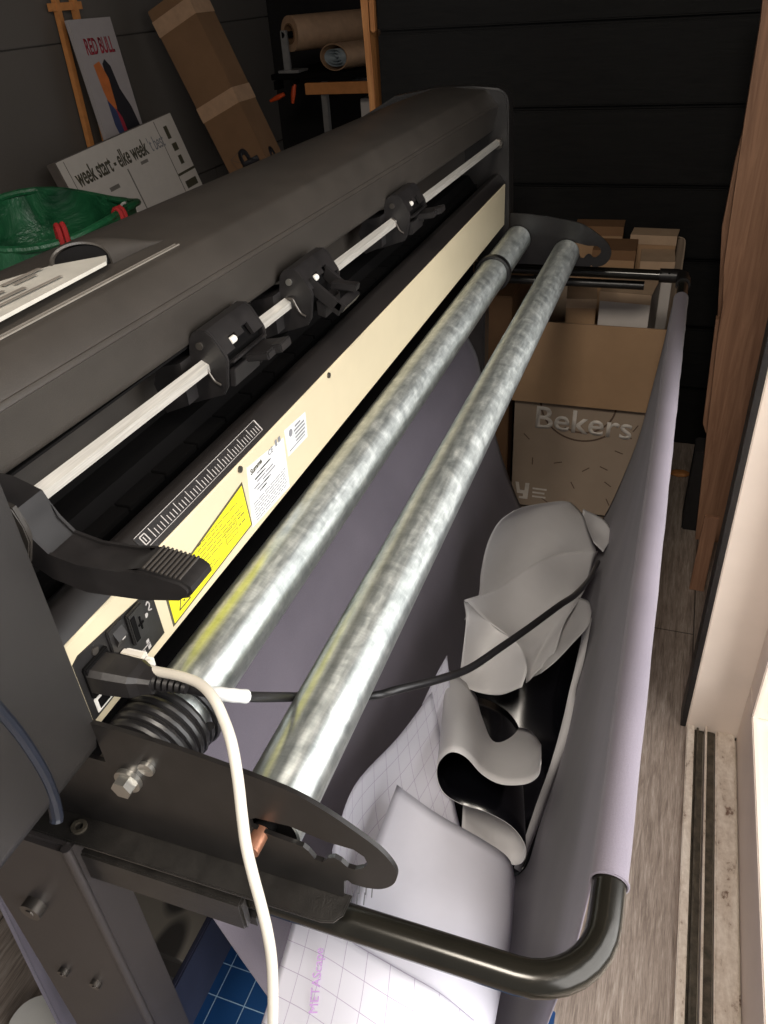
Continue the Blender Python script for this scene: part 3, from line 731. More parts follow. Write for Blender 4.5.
b = B(); o1 = Vector((PX+.001, .338, -.4175)); bx(b, PX+.001, .3305, -.4245, PX+.020, .3455, -.4125, .0015); bx(b, PX+.018, .333, -.4225, PX+.027, .343, -.4145, .001)
tube(b, [(PX+.025, .338, -.4185), wcp[0]], .0045, 12)
part('plug', b, 'whiteplastic', wc, label='translucent white network plug')
part('clip', bx(B(), PX+.002, .335, -.4125, PX+.022, .341, -.4095, .0008), 'whitecable', wc, smooth=False)

# ================================================================ FABRIC BASKET
bk = thing('fabric_basket', 'grey-lilac fabric catch basket slung behind the cutter from a rail to the outer bar', 'fabric basket', (-.2, 1.0, -1.29))
prof = [(-.4395, -.664), (-.4185, -.70), (-.402, -.735), (-.385, -.80), (-.362, -.89), (-.343, -.97), (-.318, -1.06), (-.285, -1.15), (-.235, -1.235), (-.185, -1.262), (-.135, -1.24), (-.098, -1.18), (-.068, -1.10), (-.040, -.98), (-.022, -.88), (-.008, -.76), (.000, -.68), (.0055, -.60)]
def pr(t_y):
    out = []
    for i, (x, z) in enumerate(prof):
        s = math.sin(PI*i/(len(prof)-1)); w = .004*s*math.sin(t_y*9+i*.7)+.003*s*math.sin(t_y*23+i)
        f = (t_y-.36)/(1.67-.36)
        out.append((x+w, t_y, z+(0 if i < 9 else (.012*f if i > 14 else 0))+w*.5))
    return out
rows = [pr(.36+(1.67-.36)*k/12) for k in range(13)]
for i, v in enumerate(rows[0]): rows[0][i] = (v[0], v[1]+.0, v[2])
rows[0][-1] = (.0055, .375, -.60)
b = B(); patch(b, rows, 4, 3, .0016); part('cloth', b, 'fabric', bk, smooth='sheet')
b = B(); sl = []
n = 40
for k in range(n+1):
    f = k/n; y = .372+(1.668-.372)*f
    sl.append((xr+(.0205-xr)*f-.0005, y, ARM_Z+(.023)*f+.0))
tube(b, sl, [.0143+.0003*math.sin(k*1.3)+.0002*math.sin(k*3.1) for k in range(n+1)], 24, cap=False)
part('sleeve', b, 'fabric', bk, label='stitched fabric sleeve pulled over the outer bar')
b = B(); tube(b, [(xr+.0146*math.cos(2*PI*k/24), .3735, ARM_Z+.0146*math.sin(2*PI*k/24)) for k in range(24)], .0011, 6, closed=True); part('hem', b, 'fabric', bk)
# front cloth hanging at the other side of the leg
b = B()
fr = [(-0.6005, 0.3000, -0.6730), (-0.6156, 0.3000, -0.8372), (-0.6278, 0.3000, -0.9548), (-0.6418, 0.3000, -1.1005), (-0.6598, 0.3000, -1.2893)]
fr2 = [(p[0]-.012, .42, p[2]) for p in fr]
patch(b, [fr, [(p[0]-.008, .35, p[2]) for p in fr], fr2], 4, 4, .0016)
fb = thing('front_cloth', 'strip of grey-lilac cloth hanging behind the left edge of the near leg', 'fabric', (-.6, .36, -1.2))
part('cloth', b, 'fabric', fb, smooth='sheet')
b = B(); tube(b, [(p[0], .299, p[2]) for p in fr], .0025, 8); part('hem', b, 'fabric', fb)

# ================================================================ WHAT LIES IN THE BASKET
def sheet(name, rows, mat, label, cat, group=None, n=6, m=6, mi=(0, 0), extra=None):
    b = B(); patch(b, rows, n, m, .0007, mi)
    if extra: t = thing(name, label, cat, rows[0][0], group); part('sheet', b, mat, t, smooth='sheet'); return t
    o = solo(name, b, mat, label, cat, group, smooth='sheet'); return o
gs = sheet('grid_paper', [[(-0.2431, 0.7491, -0.8450), (-0.2134, 0.6861, -0.8550), (-0.1855, 0.6303, -0.8700), (-0.1530, 0.5726, -0.8950)], [(-0.2620, 0.6533, -0.8380), (-0.2325, 0.5964, -0.8450), (-0.1988, 0.5464, -0.8550), (-0.1669, 0.5051, -0.8750)], [(-0.2872, 0.5572, -0.8280), (-0.2621, 0.5037, -0.8360), (-0.2279, 0.4569, -0.8450), (-0.1932, 0.4166, -0.8600)], [(-0.2792, 0.4666, -0.8250), (-0.2516, 0.4159, -0.8300), (-0.2239, 0.3792, -0.8400), (-0.1954, 0.3462, -0.8500)]], 'grid',
      'gridded backing paper with its rear corner standing up behind the plain white sheet', 'paper', 'loose backing papers in the basket')
sheet('grid_paper', [[(-0.2467, 0.8412, -0.8600), (-0.2246, 0.7779, -0.8650), (-0.2078, 0.7009, -0.8700)], [(-0.2498, 0.7918, -0.8550), (-0.2286, 0.7286, -0.8600), (-0.2101, 0.6735, -0.8700)], [(-0.2517, 0.7279, -0.8500), (-0.2299, 0.6938, -0.8550), (-0.2081, 0.6568, -0.8700)]], 'grid',
      'narrow folded gridded paper tucked beside the curled vinyl', 'paper', 'loose backing papers in the basket')
ws = sheet('white_sheet', [[(-0.2297, 0.5582, -0.8050), (-0.1740, 0.5349, -0.8050), (-0.1206, 0.5314, -0.8250), (-0.0889, 0.5414, -0.8650), (-0.0813, 0.5557, -0.9300)], [(-0.2264, 0.4628, -0.7950), (-0.1654, 0.4451, -0.7950), (-0.1100, 0.4422, -0.8150), (-0.0745, 0.4626, -0.8650), (-0.0716, 0.4811, -0.9400)], [(-0.2254, 0.3804, -0.7900), (-0.1636, 0.3664, -0.7900), (-0.1107, 0.3657, -0.8100), (-0.0700, 0.3836, -0.8650), (-0.0707, 0.4079, -0.9400)], [(-0.2285, 0.3091, -0.7950), (-0.1678, 0.2968, -0.7950), (-0.1110, 0.2978, -0.8150), (-0.0691, 0.3119, -0.8700), (-0.0695, 0.3331, -0.9500)]], 'paper',
      'large plain white sheet drooping over the right side of the pile', 'paper')
q = [(-0.2247, 0.3932, -0.7870), (-0.2233, 0.4071, -0.7870), (-0.2224, 0.4224, -0.7870)]
for k, (uu_, vv_) in enumerate(((0, 0), (.006, 0), (.013, .002), (.004, .012), (.011, .013), (.018, .012))):
    b = B(); o_ = Vector(q[0])+Vector((.001+uu_, vv_, .0035)); obox(b, o_, (-.0035, .013, 0), (.0011, .0003, 0), (0, 0, .0003)); part('printed_line', b, 'greyink', ws, smooth=False)
b = B()
gc = [[(-0.2804, 0.3721, -0.8000), (-0.2357, 0.3619, -0.7820), (-0.1936, 0.3493, -0.7720), (-0.1497, 0.3400, -0.7700), (-0.1119, 0.3366, -0.7800), (-0.0794, 0.3364, -0.8100)], [(-0.2725, 0.3219, -0.8000), (-0.2294, 0.3116, -0.7850), (-0.1877, 0.3017, -0.7750), (-0.1486, 0.2959, -0.7730), (-0.1114, 0.2928, -0.7830), (-0.0796, 0.2927, -0.8120)], [(-0.2679, 0.2715, -0.8050), (-0.2241, 0.2617, -0.7900), (-0.1845, 0.2539, -0.7800), (-0.1473, 0.2494, -0.7780), (-0.1128, 0.2469, -0.7880), (-0.0814, 0.2459, -0.8200)], [(-0.2666, 0.2199, -0.8200), (-0.2200, 0.2084, -0.8000), (-0.1809, 0.2031, -0.7900), (-0.1456, 0.2000, -0.7880), (-0.1127, 0.1975, -0.8000), (-0.0813, 0.1964, -0.8300)]]
g2 = thing('grid_paper', 'front gridded backing paper with faint purple lettering along its left side', 'paper', gc[2][2], 'loose backing papers in the basket')
patch(b, gc, 6, 6, .0007); part('sheet', b, 'grid', g2, smooth='sheet')
def lettering_on(parent, s, p, q, upd, h, wid):
    p, q = Vector(p), Vector(q); r = (q-p).normalized(); n = Vector(upd).normalized(); u = n.cross(r).normalized()
    b = text_bm(s, p+n*.0035, r, u, h, wid, .0003, 0); part('lettering', b, 'purpleink', parent, smooth=False)
tp = [(-0.2144, 0.2859, -0.7865), (-0.2310, 0.3405, -0.7815), (-0.1408, 0.2840, -0.7750), (-0.1217, 0.3059, -0.7760)]
lettering_on(g2, 'METAScape', tp[0], tp[1], (-.05, 0, 1), .012, (Vector(tp[1])-Vector(tp[0])).length)

# curled vinyl
near = [(-0.0661, 0.6000, -0.7552), (-0.0683, 0.6000, -0.7795), (-0.0828, 0.6000, -0.7998), (-0.1114, 0.6000, -0.8109), (-0.1349, 0.6000, -0.8009), (-0.1548, 0.6000, -0.7765), (-0.1734, 0.6000, -0.7739), (-0.1889, 0.6000, -0.7981), (-0.1921, 0.6000, -0.8282), (-0.1835, 0.6000, -0.8568), (-0.1614, 0.6000, -0.8703), (-0.1290, 0.6000, -0.8733), (-0.0968, 0.6000, -0.8886), (-0.0778, 0.6000, -0.9204), (-0.0777, 0.6000, -0.9533), (-0.0902, 0.6000, -0.9705), (-0.1156, 0.6000, -0.9667), (-0.1387, 0.6000, -0.9481), (-0.1603, 0.6000, -0.9225)]
farp = [(-0.0937, 0.8300, -1.0022), (-0.1023, 0.8300, -0.9864), (-0.1152, 0.8300, -0.9745), (-0.1387, 0.8300, -0.9753), (-0.1623, 0.8300, -0.9831), (-0.1819, 0.8300, -0.9548), (-0.2045, 0.8300, -0.9125), (-0.2266, 0.8300, -0.8884), (-0.2439, 0.8300, -0.8825)]
far = [Vector(p) for p in farp]
dlt = far[8]-Vector(near[8])
far += [Vector(p)+dlt*1.0 for p in near[9:]]
mid = [(Vector(a)+Vector(c))/2+Vector((0, 0, .006)) for a, c in zip(near, far)]
o = solo('vinyl_offcut', patch(B(), [near, mid, far], 5, 5, .0009), ['whitevinyl', 'blackvinyl'], 'white-backed black vinyl offcut curled into an S, its black inside facing the camera', 'vinyl offcut', 'curled vinyl offcuts in the basket', smooth='sheet')
me = o.data
for p in me.polygons: p.material_index = 0
# decide sides: the outer skin of the S is white, the inner skin black (real two-sided sheet)
def two_side(o, rows, nrows, ncols, outer_first):
    me = o.data; half = 0
    k = 0; cells = nrows*ncols
    for idx, p in enumerate(me.polygons):
        if idx < 2*cells: p.material_index = 0 if (idx % 2 == 0) == outer_first else 1
        else: p.material_index = 0
two_side(o, None, 10, 5*(len(near)-1), True)
OFF = o
# loop of liner above it
V2 = [[(-0.2455, 0.9400, -0.8331), (-0.2438, 0.9400, -0.8348), (-0.2431, 0.9500, -0.8429), (-0.2439, 0.9600, -0.8535)], [(-0.2319, 0.9000, -0.8359), (-0.2264, 0.9100, -0.8369), (-0.2166, 0.9300, -0.8496), (-0.2089, 0.9400, -0.8672)], [(-0.2264, 0.8600, -0.8616), (-0.2123, 0.9000, -0.8777), (-0.1836, 0.9300, -0.8759), (-0.1505, 0.9000, -0.8639)], [(-0.2260, 0.8400, -0.8895), (-0.2016, 0.8700, -0.9032), (-0.1580, 0.8700, -0.8739), (-0.1255, 0.8500, -0.8604)], [(-0.2266, 0.8300, -0.8992), (-0.1989, 0.8200, -0.9027), (-0.1604, 0.8200, -0.8998), (-0.1266, 0.8200, -0.8727)]]
sheet('vinyl_offcut', V2, 'whitevinyl', 'white liner lobe curling forward in the middle, under the black cable', 'vinyl offcut', 'curled vinyl offcuts in the basket', n=6, m=6)
V3 = [[(-0.2494, 0.9550, -0.8442), (-0.2132, 1.0500, -0.8870), (-0.1752, 1.1500, -0.9064), (-0.1339, 1.2500, -0.9416), (-0.0674, 1.3300, -0.9822)], [(-0.2236, 0.9600, -0.8792), (-0.1891, 1.0400, -0.9143), (-0.1443, 1.1400, -0.9369), (-0.1069, 1.2400, -0.9755), (-0.0737, 1.3000, -1.0045)], [(-0.1875, 0.9500, -0.8947), (-0.1615, 1.0100, -0.9325), (-0.1311, 1.1000, -0.9536), (-0.0983, 1.1800, -0.9758), (-0.0776, 1.2400, -1.0070)], [(-0.1536, 0.9300, -0.8988), (-0.1340, 0.9600, -0.9191), (-0.1149, 1.0400, -0.9405), (-0.0924, 1.1000, -0.9469), (-0.0826, 1.1400, -0.9638)], [(-0.1347, 0.9000, -0.9050), (-0.1281, 0.9200, -0.9224), (-0.1203, 0.9600, -0.9313), (-0.1024, 1.0000, -0.9271), (-0.0934, 1.0400, -0.9284)], [(-0.1285, 0.8700, -0.9154), (-0.1241, 0.8800, -0.9175), (-0.1167, 0.9000, -0.9176), (-0.1043, 0.9300, -0.9210), (-0.0964, 0.9600, -0.9205)]]
sheet('vinyl_offcut', V3, 'whitevinyl', 'cream-white vinyl sheet with a pointed left corner and a raised diagonal edge', 'vinyl offcut', 'curled vinyl offcuts in the basket')
V4 = [[(-0.2612, 1.0000, -0.9296), (-0.2147, 1.0800, -0.9537), (-0.1714, 1.2000, -0.9829), (-0.1273, 1.3000, -1.0077), (-0.0738, 1.3800, -1.0225)], [(-0.2510, 1.0600, -0.9241), (-0.2126, 1.1200, -0.9358), (-0.1726, 1.2200, -0.9540), (-0.1301, 1.3200, -0.9819), (-0.0808, 1.4000, -1.0172)], [(-0.2600, 1.1200, -0.9150), (-0.2275, 1.1800, -0.9325), (-0.1839, 1.2700, -0.9485), (-0.1368, 1.3600, -0.9707), (-0.0975, 1.4200, -0.9974)], [(-0.2630, 1.1800, -0.8964), (-0.2348, 1.2400, -0.9147), (-0.1912, 1.3300, -0.9371), (-0.1503, 1.4200, -0.9675), (-0.1116, 1.4600, -0.9927)], [(-0.2512, 1.2200, -0.8705), (-0.2278, 1.2900, -0.8969), (-0.1948, 1.3700, -0.9268), (-0.1593, 1.4500, -0.9653), (-0.1317, 1.5000, -0.9985)], [(-0.2270, 1.2400, -0.8519), (-0.2106, 1.3000, -0.8766), (-0.1867, 1.3800, -0.9169), (-0.1623, 1.4500, -0.9528), (-0.1481, 1.5000, -0.9851)]]
sheet('vinyl_offcut', V4, 'whitevinyl', 'broad white vinyl sheet arched highest at the back of the pile', 'vinyl offcut', 'curled vinyl offcuts in the basket')
V4b = [[(-0.1185, 1.5000, -0.9990), (-0.0904, 1.5200, -1.0237), (-0.0671, 1.5200, -1.0388), (-0.0505, 1.5000, -1.0525)], [(-0.1147, 1.4600, -1.0066), (-0.0935, 1.4800, -1.0327), (-0.0705, 1.4800, -1.0476), (-0.0530, 1.4600, -1.0495)], [(-0.1074, 1.4200, -1.0045), (-0.0943, 1.4300, -1.0251), (-0.0781, 1.4300, -1.0409), (-0.0610, 1.4100, -1.0420)]]
sheet('vinyl_offcut', V4b, 'whitevinyl', 'small pale flap poking out at the far right end of the pile', 'vinyl offcut', 'curled vinyl offcuts in the basket')
V5 = [[(-0.0945, 1.1400, -0.9738), (-0.0865, 1.1600, -0.9715), (-0.0657, 1.1500, -0.9658), (-0.0551, 1.1200, -0.9622)], [(-0.1057, 1.0800, -0.9662), (-0.0947, 1.1000, -0.9641), (-0.0686, 1.0800, -0.9478), (-0.0553, 1.0500, -0.9370)], [(-0.1194, 1.0000, -0.9522), (-0.1079, 1.0100, -0.9467), (-0.0855, 1.0000, -0.9319), (-0.0708, 0.9800, -0.9144)], [(-0.1278, 0.9300, -0.9343), (-0.1182, 0.9400, -0.9345), (-0.1030, 0.9300, -0.9162), (-0.0909, 0.9200, -0.9056)], [(-0.1302, 0.9000, -0.9348), (-0.1240, 0.9000, -0.9308), (-0.1164, 0.9000, -0.9242), (-0.1092, 0.8900, -0.9078)]]
sheet('vinyl_offcut', V5, 'whitevinyl', 'narrow tongue of white liner curving up on the right above the black vinyl', 'vinyl offcut', 'curled vinyl offcuts in the basket')
BL = [[(-0.2540, 1.0000, -1.0118), (-0.2003, 1.0200, -1.0039), (-0.1417, 1.0400, -0.9948), (-0.0972, 1.1000, -1.0060), (-0.0700, 1.1600, -1.0171)], [(-0.2470, 0.9300, -1.0528), (-0.1926, 0.9500, -1.0571), (-0.1351, 0.9700, -1.0480), (-0.0910, 1.0200, -1.0483), (-0.0667, 1.0800, -1.0623)], [(-0.2412, 0.8600, -1.0885), (-0.1846, 0.8800, -1.1052), (-0.1335, 0.9000, -1.0978), (-0.0878, 0.9300, -1.0909), (-0.0647, 0.9800, -1.0876)], [(-0.2316, 0.7800, -1.1032), (-0.1758, 0.8000, -1.1336), (-0.1280, 0.8200, -1.1355), (-0.0833, 0.8400, -1.1097), (-0.0689, 0.8800, -1.1026)], [(-0.2152, 0.7200, -1.1196), (-0.1656, 0.7300, -1.1387), (-0.1194, 0.7400, -1.1458), (-0.0883, 0.7600, -1.1423), (-0.0752, 0.8000, -1.1320)], [(-0.1931, 0.6800, -1.1301), (-0.1558, 0.6900, -1.1546), (-0.1181, 0.7000, -1.1738), (-0.0938, 0.7100, -1.1612), (-0.0840, 0.7400, -1.1565)]]
sheet('vinyl_offcut', BL, 'blackvinyl', 'wide strip of glossy black vinyl lying deepest in the pile', 'vinyl offcut', 'curled vinyl offcuts in the basket')
WE = [[(-0.0546, 1.1400, -0.9961), (-0.0552, 1.1000, -1.0151), (-0.0562, 1.0500, -1.0305), (-0.0605, 1.0000, -1.0441), (-0.0573, 0.9600, -1.0559), (-0.0606, 0.9100, -1.0715), (-0.0681, 0.8500, -1.0909), (-0.0765, 0.7900, -1.1058), (-0.0855, 0.7400, -1.1225), (-0.0955, 0.7000, -1.1463)], [(-0.0675, 1.1300, -1.0004), (-0.0676, 1.0900, -1.0216), (-0.0691, 1.0300, -1.0319), (-0.0712, 0.9900, -1.0420), (-0.0727, 0.9500, -1.0575), (-0.0758, 0.9000, -1.0702), (-0.0803, 0.8400, -1.0753), (-0.0884, 0.7800, -1.0844), (-0.0954, 0.7300, -1.1019), (-0.1035, 0.6900, -1.1239)]]
sheet('liner_strip', WE, 'whitevinyl', 'thin white liner strip standing against the outer side of the basket', 'liner', n=2, m=4)

# ================================================================ BOXES BEHIND
def logo(parent, y):
    rt, up = (1, 0, 0), (0, 0, 1)
BX0, BX1, BY, BZ1 = -.378, .012, 2.0, -.765
cb = thing('cardboard_box', 'large open cardboard box printed Bekers, its brown front flap hanging down', 'cardboard box', (-.18, 2.2, -1.35))
b = B(); th = .005
bx(b, BX0, BY, -1.35, BX1, BY+th, BZ1); bx(b, BX0, BY+.385, -1.35, BX1, BY+.39, BZ1); bx(b, BX0, BY, -1.35, BX0+th, BY+.39, BZ1); bx(b, BX1-th, BY, -1.35, BX1, BY+.39, BZ1); bx(b, BX0, BY, -1.35, BX1, BY+.39, -1.345)
part('box_body', b, 'boxwall', cb, smooth=False, label='off-white corrugated box wall')
b = B(); obox(b, (BX0+.002, BY-.002, BZ1+.002), (BX1-BX0-.004, 0, 0), (0, -.022, -.222), (0, -.004, .0004)); part('front_flap', b, 'kraft', cb, smooth=False, label='brown inner side of the folded flap')
b = B(); obox(b, (BX1, BY+.01, BZ1), (.10, 0, .03), (0, .37, 0), (-.001, 0, -.004)); part('side_flap', b, 'kraft', cb, smooth=False) if 0 else b.free()
FO = (-0.3183, 2.0000, -1.0800); FE = (-0.0492, 2.0000, -1.0538)
FO = (FO[0], 1.9995, FO[2]+.004)
b = text_bm('Bekers', FO, (1, 0, -.03), (.03, 0, 1), .098, FE[0]-FO[0], .0006, .012); part('lettering', b, 'whiteprint', cb, smooth=False)
b = B()
def arc(cx, cz, r, a0, a1, w, n=24):
    for i in range(n):
        a, c = math.radians(a0+(a1-a0)*i/n), math.radians(a0+(a1-a0)*(i+1)/n)
        flat(b, (0, 1.9998, 0), (1, 0, 0), (0, 0, 1), [(cx+r*math.cos(a), cz+r*math.sin(a)), (cx+(r+w)*math.cos(a), cz+(r+w)*math.sin(a)), (cx+(r+w)*math.cos(c), cz+(r+w)*math.sin(c)), (cx+r*math.cos(c), cz+r*math.sin(c))], .0004)
CC = (-0.1856, 2.0000, -0.9900)
arc(CC[0], CC[2], .112, 180, 312, .005); part('line_print', b, 'print', cb, smooth=False); b = B(); arc(CC[0], CC[2], .086, 240, 375, .005); part('line_print', b, 'print', cb, smooth=False)
for u in [(-0.3343, 2.0000, -1.1078), (-0.3133, 2.0000, -1.1883), (-0.2410, 2.0000, -1.1850), (-0.1604, 2.0000, -1.1972), (-0.1114, 2.0000, -1.1835), (-0.0760, 2.0000, -1.1264), (-0.0573, 2.0000, -1.0765), (-0.0392, 2.0000, -1.0495), (-0.1931, 2.0000, -1.2531), (-0.0953, 2.0000, -1.2348), (-0.0894, 2.0000, -1.2959), (-0.2711, 2.0000, -1.3182), (-0.2046, 2.0000, -1.3798)]:
    b = B(); a = random.uniform(0, PI); dx_, dz_ = .012*math.cos(a), .012*math.sin(a)
    flat(b, (0, 1.9998, 0), (1, 0, 0), (0, 0, 1), [(u[0]-dx_, u[2]-dz_), (u[0]+dx_, u[2]+dz_), (u[0]+dx_-.003*math.sin(a), u[2]+dz_+.003*math.cos(a)), (u[0]-dx_-.003*math.sin(a), u[2]-dz_+.003*math.cos(a))], .0004)
    part('line_print', b, 'print', cb, smooth=False)
PL = (-0.3621, 2.0000, -1.3110)
b = B(); X, Z = PL[0], PL[2]
flat(b, (0, 1.9998, 0), (1, 0, 0), (0, 0, 1), [(X, Z+.045), (X+.010, Z+.045), (X+.014, Z+.018), (X+.028, Z+.018), (X+.030, Z+.045), (X+.042, Z+.045), (X+.038, Z-.012), (X+.012, Z-.012), (X+.012, Z-.004), (X+.024, Z-.004), (X+.024, Z+.006), (X+.006, Z+.006)], .0004)
for i, w in enumerate((.04, .036, .042)): bars(b, (X+.052, 1.9998, Z-.002+.014*i), (1, 0, 0), (0, 0, 1), [(0, 0, w, .006)], .0004)
part('mug_print', b, 'whiteprint', cb, smooth=False)
def carton(cx, cy, z0, w, d, h, rz, side, top, label, tilt=0, lid=False):
    t = thing('small_carton', label, 'carton', (cx, cy, z0), 'small cartons standing in the big box')
    R = Matrix.Translation((cx, cy, z0)) @ Matrix.Rotation(rz, 4, 'Z') @ Matrix.Rotation(tilt, 4, 'X')
    b = B(); bx(b, -w/2, -d/2, 0, w/2, d/2, h, .0015); bmesh.ops.transform(b, matrix=R, verts=b.verts[:]); part('carton_body', b, side, t, smooth=False)
    b = B(); bx(b, -w/2-.001, -d/2-.001, h-.0, w/2+.001, d/2+.001, h+.003); 
    bx(b, -w/2-.001, -d/2-.003, h-.022, w/2+.001, -d/2-.0005, h+.003)
    bmesh.ops.transform(b, matrix=R, verts=b.verts[:]); part('lid', b, 'lid' if top == 'kraft' else top, t, smooth=False)
carton(-.100, 2.095, -1.20, .125, .155, .515, -.10, 'carton', 'kraft', 'small white carton with brown lid at the front of the big box')
carton(-.222, 2.085, -1.20, .075, .11, .49, .12, 'kraft', 'kraft', 'plain brown carton partly hidden by the farther steel roller')
carton(-.048, 2.245, -1.20, .085, .11, .545, .05, 'carton', 'kraft', 'white carton at the right front corner of the big box')
carton(-.160, 2.245, -1.20, .11, .11, .57, .02, 'kraft', 'kraftdark', 'brown carton behind the white one under the slotted far bracket')
carton(-.065, 2.343, -1.20, .12, .07, .58, -.05, 'kraft', 'kraft', 'brown carton standing at the back right of the big box')
carton(-.215, 2.343, -1.20, .13, .07, .60, .03, 'kraft', 'kraftdark', 'brown carton rising highest against the black board wall')
b = B(); bx(b, BX0+.01, BY+.01, -1.343, BX1-.01, BY+.38, -1.202); solo('packing_block', b, 'kraft', 'brown cardboard filler block under the small cartons', 'cardboard', smooth=False)
b = B(); prism(b, [(-.055, -.66), (-.050, -.60), (-.028, -.565), (-.005, -.572), (.004, -.60), (.002, -.66)], 2.36, 2.375, bev=.003)
b.free()
bag = thing('paper_bag', 'crumpled pale paper bag peeking up behind the cartons', 'bag', (-.02, 2.43, -1.35))
b = B(); rows = [[(-.055+.012*k+.003*math.sin(k*2+j), 2.405+.035*math.sin(PI*k/6)+.003*math.cos(j*3+k), z) for k in range(7)] for j, z in enumerate((-1.35, -1.1, -.85, -.70, -.655))]
rows.append([(-.050+.0095*k, 2.425, -.640+.008*math.sin(k*.9)-.003*abs(k-3)) for k in range(7)])
patch(b, rows, 3, 3, .002); part('bag_wall', b, 'boxwall', bag, smooth='sheet')
# carton with a P below the machine, and a dark brown one
cp2 = thing('storage_carton', 'dim white carton marked P seen through the gap under the cream panel', 'carton', (-.78, 2.1, -1.35))
b = B(); bx(b, -.95, 2.02, -1.35, -.62, 2.36, -.86, .003); part('carton_body', b, 'carton', cp2, smooth=False)
part('lettering', text_bm('P', (-.78, 2.0195, -1.06), (1, 0, 0), (0, 0, 1), .12, .06, .0005, .02), 'print', cp2, smooth=False)
cp3 = thing('storage_carton', 'brown carton behind the steel rollers, left of the big printed box', 'carton', (-.5, 2.2, -1.35))
b = B(); bx(b, -.585, 2.05, -1.35, -.40, 2.38, -.72, .003); part('carton_body', b, 'kraftdark', cp3, smooth=False)
part('tape', bx(B(), -.50, 2.049, -1.3, -.47, 2.05, -.72), 'brownroll', cp3, smooth=False)

# ================================================================ PLANKS IN THE CORNER
def lean(name, pts, y0, y1, mat, label, dy=0):
    b = B(); prism(b, pts, y0, y1, bev=.002)
    zt = max(p[1] for p in pts); zb = min(p[1] for p in pts)
    for v in b.verts: v.co.y += dy*(v.co.z-zb)/(zt-zb)
    return solo(name, b, mat, label, 'plank', 'timber offcuts leaning in the corner', smooth=False)
pa = [(0.0795, 1.9800, 0.0214), (0.0903, 1.9800, -0.1080), (0.0936, 1.9800, -0.2874), (0.1013, 1.9800, -0.5020), (0.1049, 1.9800, -0.5851), (0.1178, 1.9800, -0.6744), (0.1191, 1.9800, -0.7488), (0.1353, 1.9800, -0.9917), (0.1595, 1.9800, -1.3239)]
pts = [(p[0], p[2]) for p in pa]+[(.19, -1.35), (.325, -1.35), (.325, .05)]
pts[8] = (pts[8][0], -1.35)
lean('plank', pts, 1.95, 1.985, 'plank', 'tall reddish-brown plank with a wavy left edge beside the door post', .0)
pb = [(0.1052, 2.1200, -0.2675), (0.0961, 2.1200, -0.3916), (0.0931, 2.1200, -0.5403), (0.1251, 2.1200, -0.8019), (0.1380, 2.1200, -0.8064), (0.1808, 2.1200, -0.8033)]
lean('plank', [(p[0], p[2]) for p in pb]+[(.20, -.70), (.20, -1.35), (.27, -1.35), (.27, -.25)], 2.10, 2.13, 'plank', 'short pale-edged board poking out left of the tall plank')
pc_ = [(0.1125, 2.0300, -0.7374), (0.1274, 2.0300, -1.0240), (0.1395, 2.0300, -1.0528), (0.1552, 2.0300, -1.0569)]
lean('plank', [(p[0], p[2]) for p in pc_]+[(.20, -1.06), (.20, -.75)], 2.02, 2.05, 'plank', 'narrow dark board showing just below the short pale-edged one')
b = B(); bx(b, .12, 1.99, -1.35, .30, 2.08, -1.095, .004); solo('timber_block', b, 'darkwall', 'dark block on the floor holding up the short boards', 'block', smooth=False)
pd = [(0.1451, 1.7500, -1.1512), (0.1639, 1.7500, -1.2725), (0.1965, 1.7500, -1.4337), (0.2126, 1.7500, -1.3952), (0.1811, 1.7500, -1.1450)]
b = B(); prism(b, [(.150, -1.35), (.151, -1.20), (.152, -1.12), (.185, -1.12), (.185, -1.35)], 1.72, 1.735, bev=.002); solo('plank', b, 'plank', 'thin short slat standing below the tall plank', 'plank', 'timber offcuts leaning in the corner', smooth=False)
b = B(); fp = (0.1229, 2.2924, -1.3430)
bmesh.ops.create_icosphere(b, subdivisions=2, radius=.022)
for v in b.verts: v.co = Vector((v.co.x*1.5+fp[0]-.02+random.uniform(-.004, .004), v.co.y*.8+min(fp[1], 2.3), max(-1.349, v.co.z*.35+fp[2]+random.uniform(-.002, .002))))
solo('wood_chip', b, 'postwood', 'small pale wood chip on the dark floor between basket bar and planks', 'wood chip')

# ================================================================ FLOOR THINGS UNDER THE CUTTER
b = B(); bx(b, -.66, .02, -1.3495, -.014, .61, -1.3465, .001); solo('cutting_mat', b, 'mat', 'blue gridded cutting mat lying on the floor under the basket', 'mat', smooth=False)
b = B(); bx(b, -.86, .45, -1.349, -.56, .85, -1.27, .02); solo('patterned_bag', b, 'pattern', 'grey cloth bundle with dark leaf pattern on the floor behind the near leg', 'bag')
b = B(); tube(b, [(-.775, .33, -1.349), (-.775, .33, -1.315)], [.030, .040], 28); tube(b, [(-.775, .33, -1.315), (-.775, .33, -1.311)], [.043, .042], 28)
solo('white_pot', b, 'whiteplastic', 'round white plastic tub on the floor at the bottom left', 'tub')

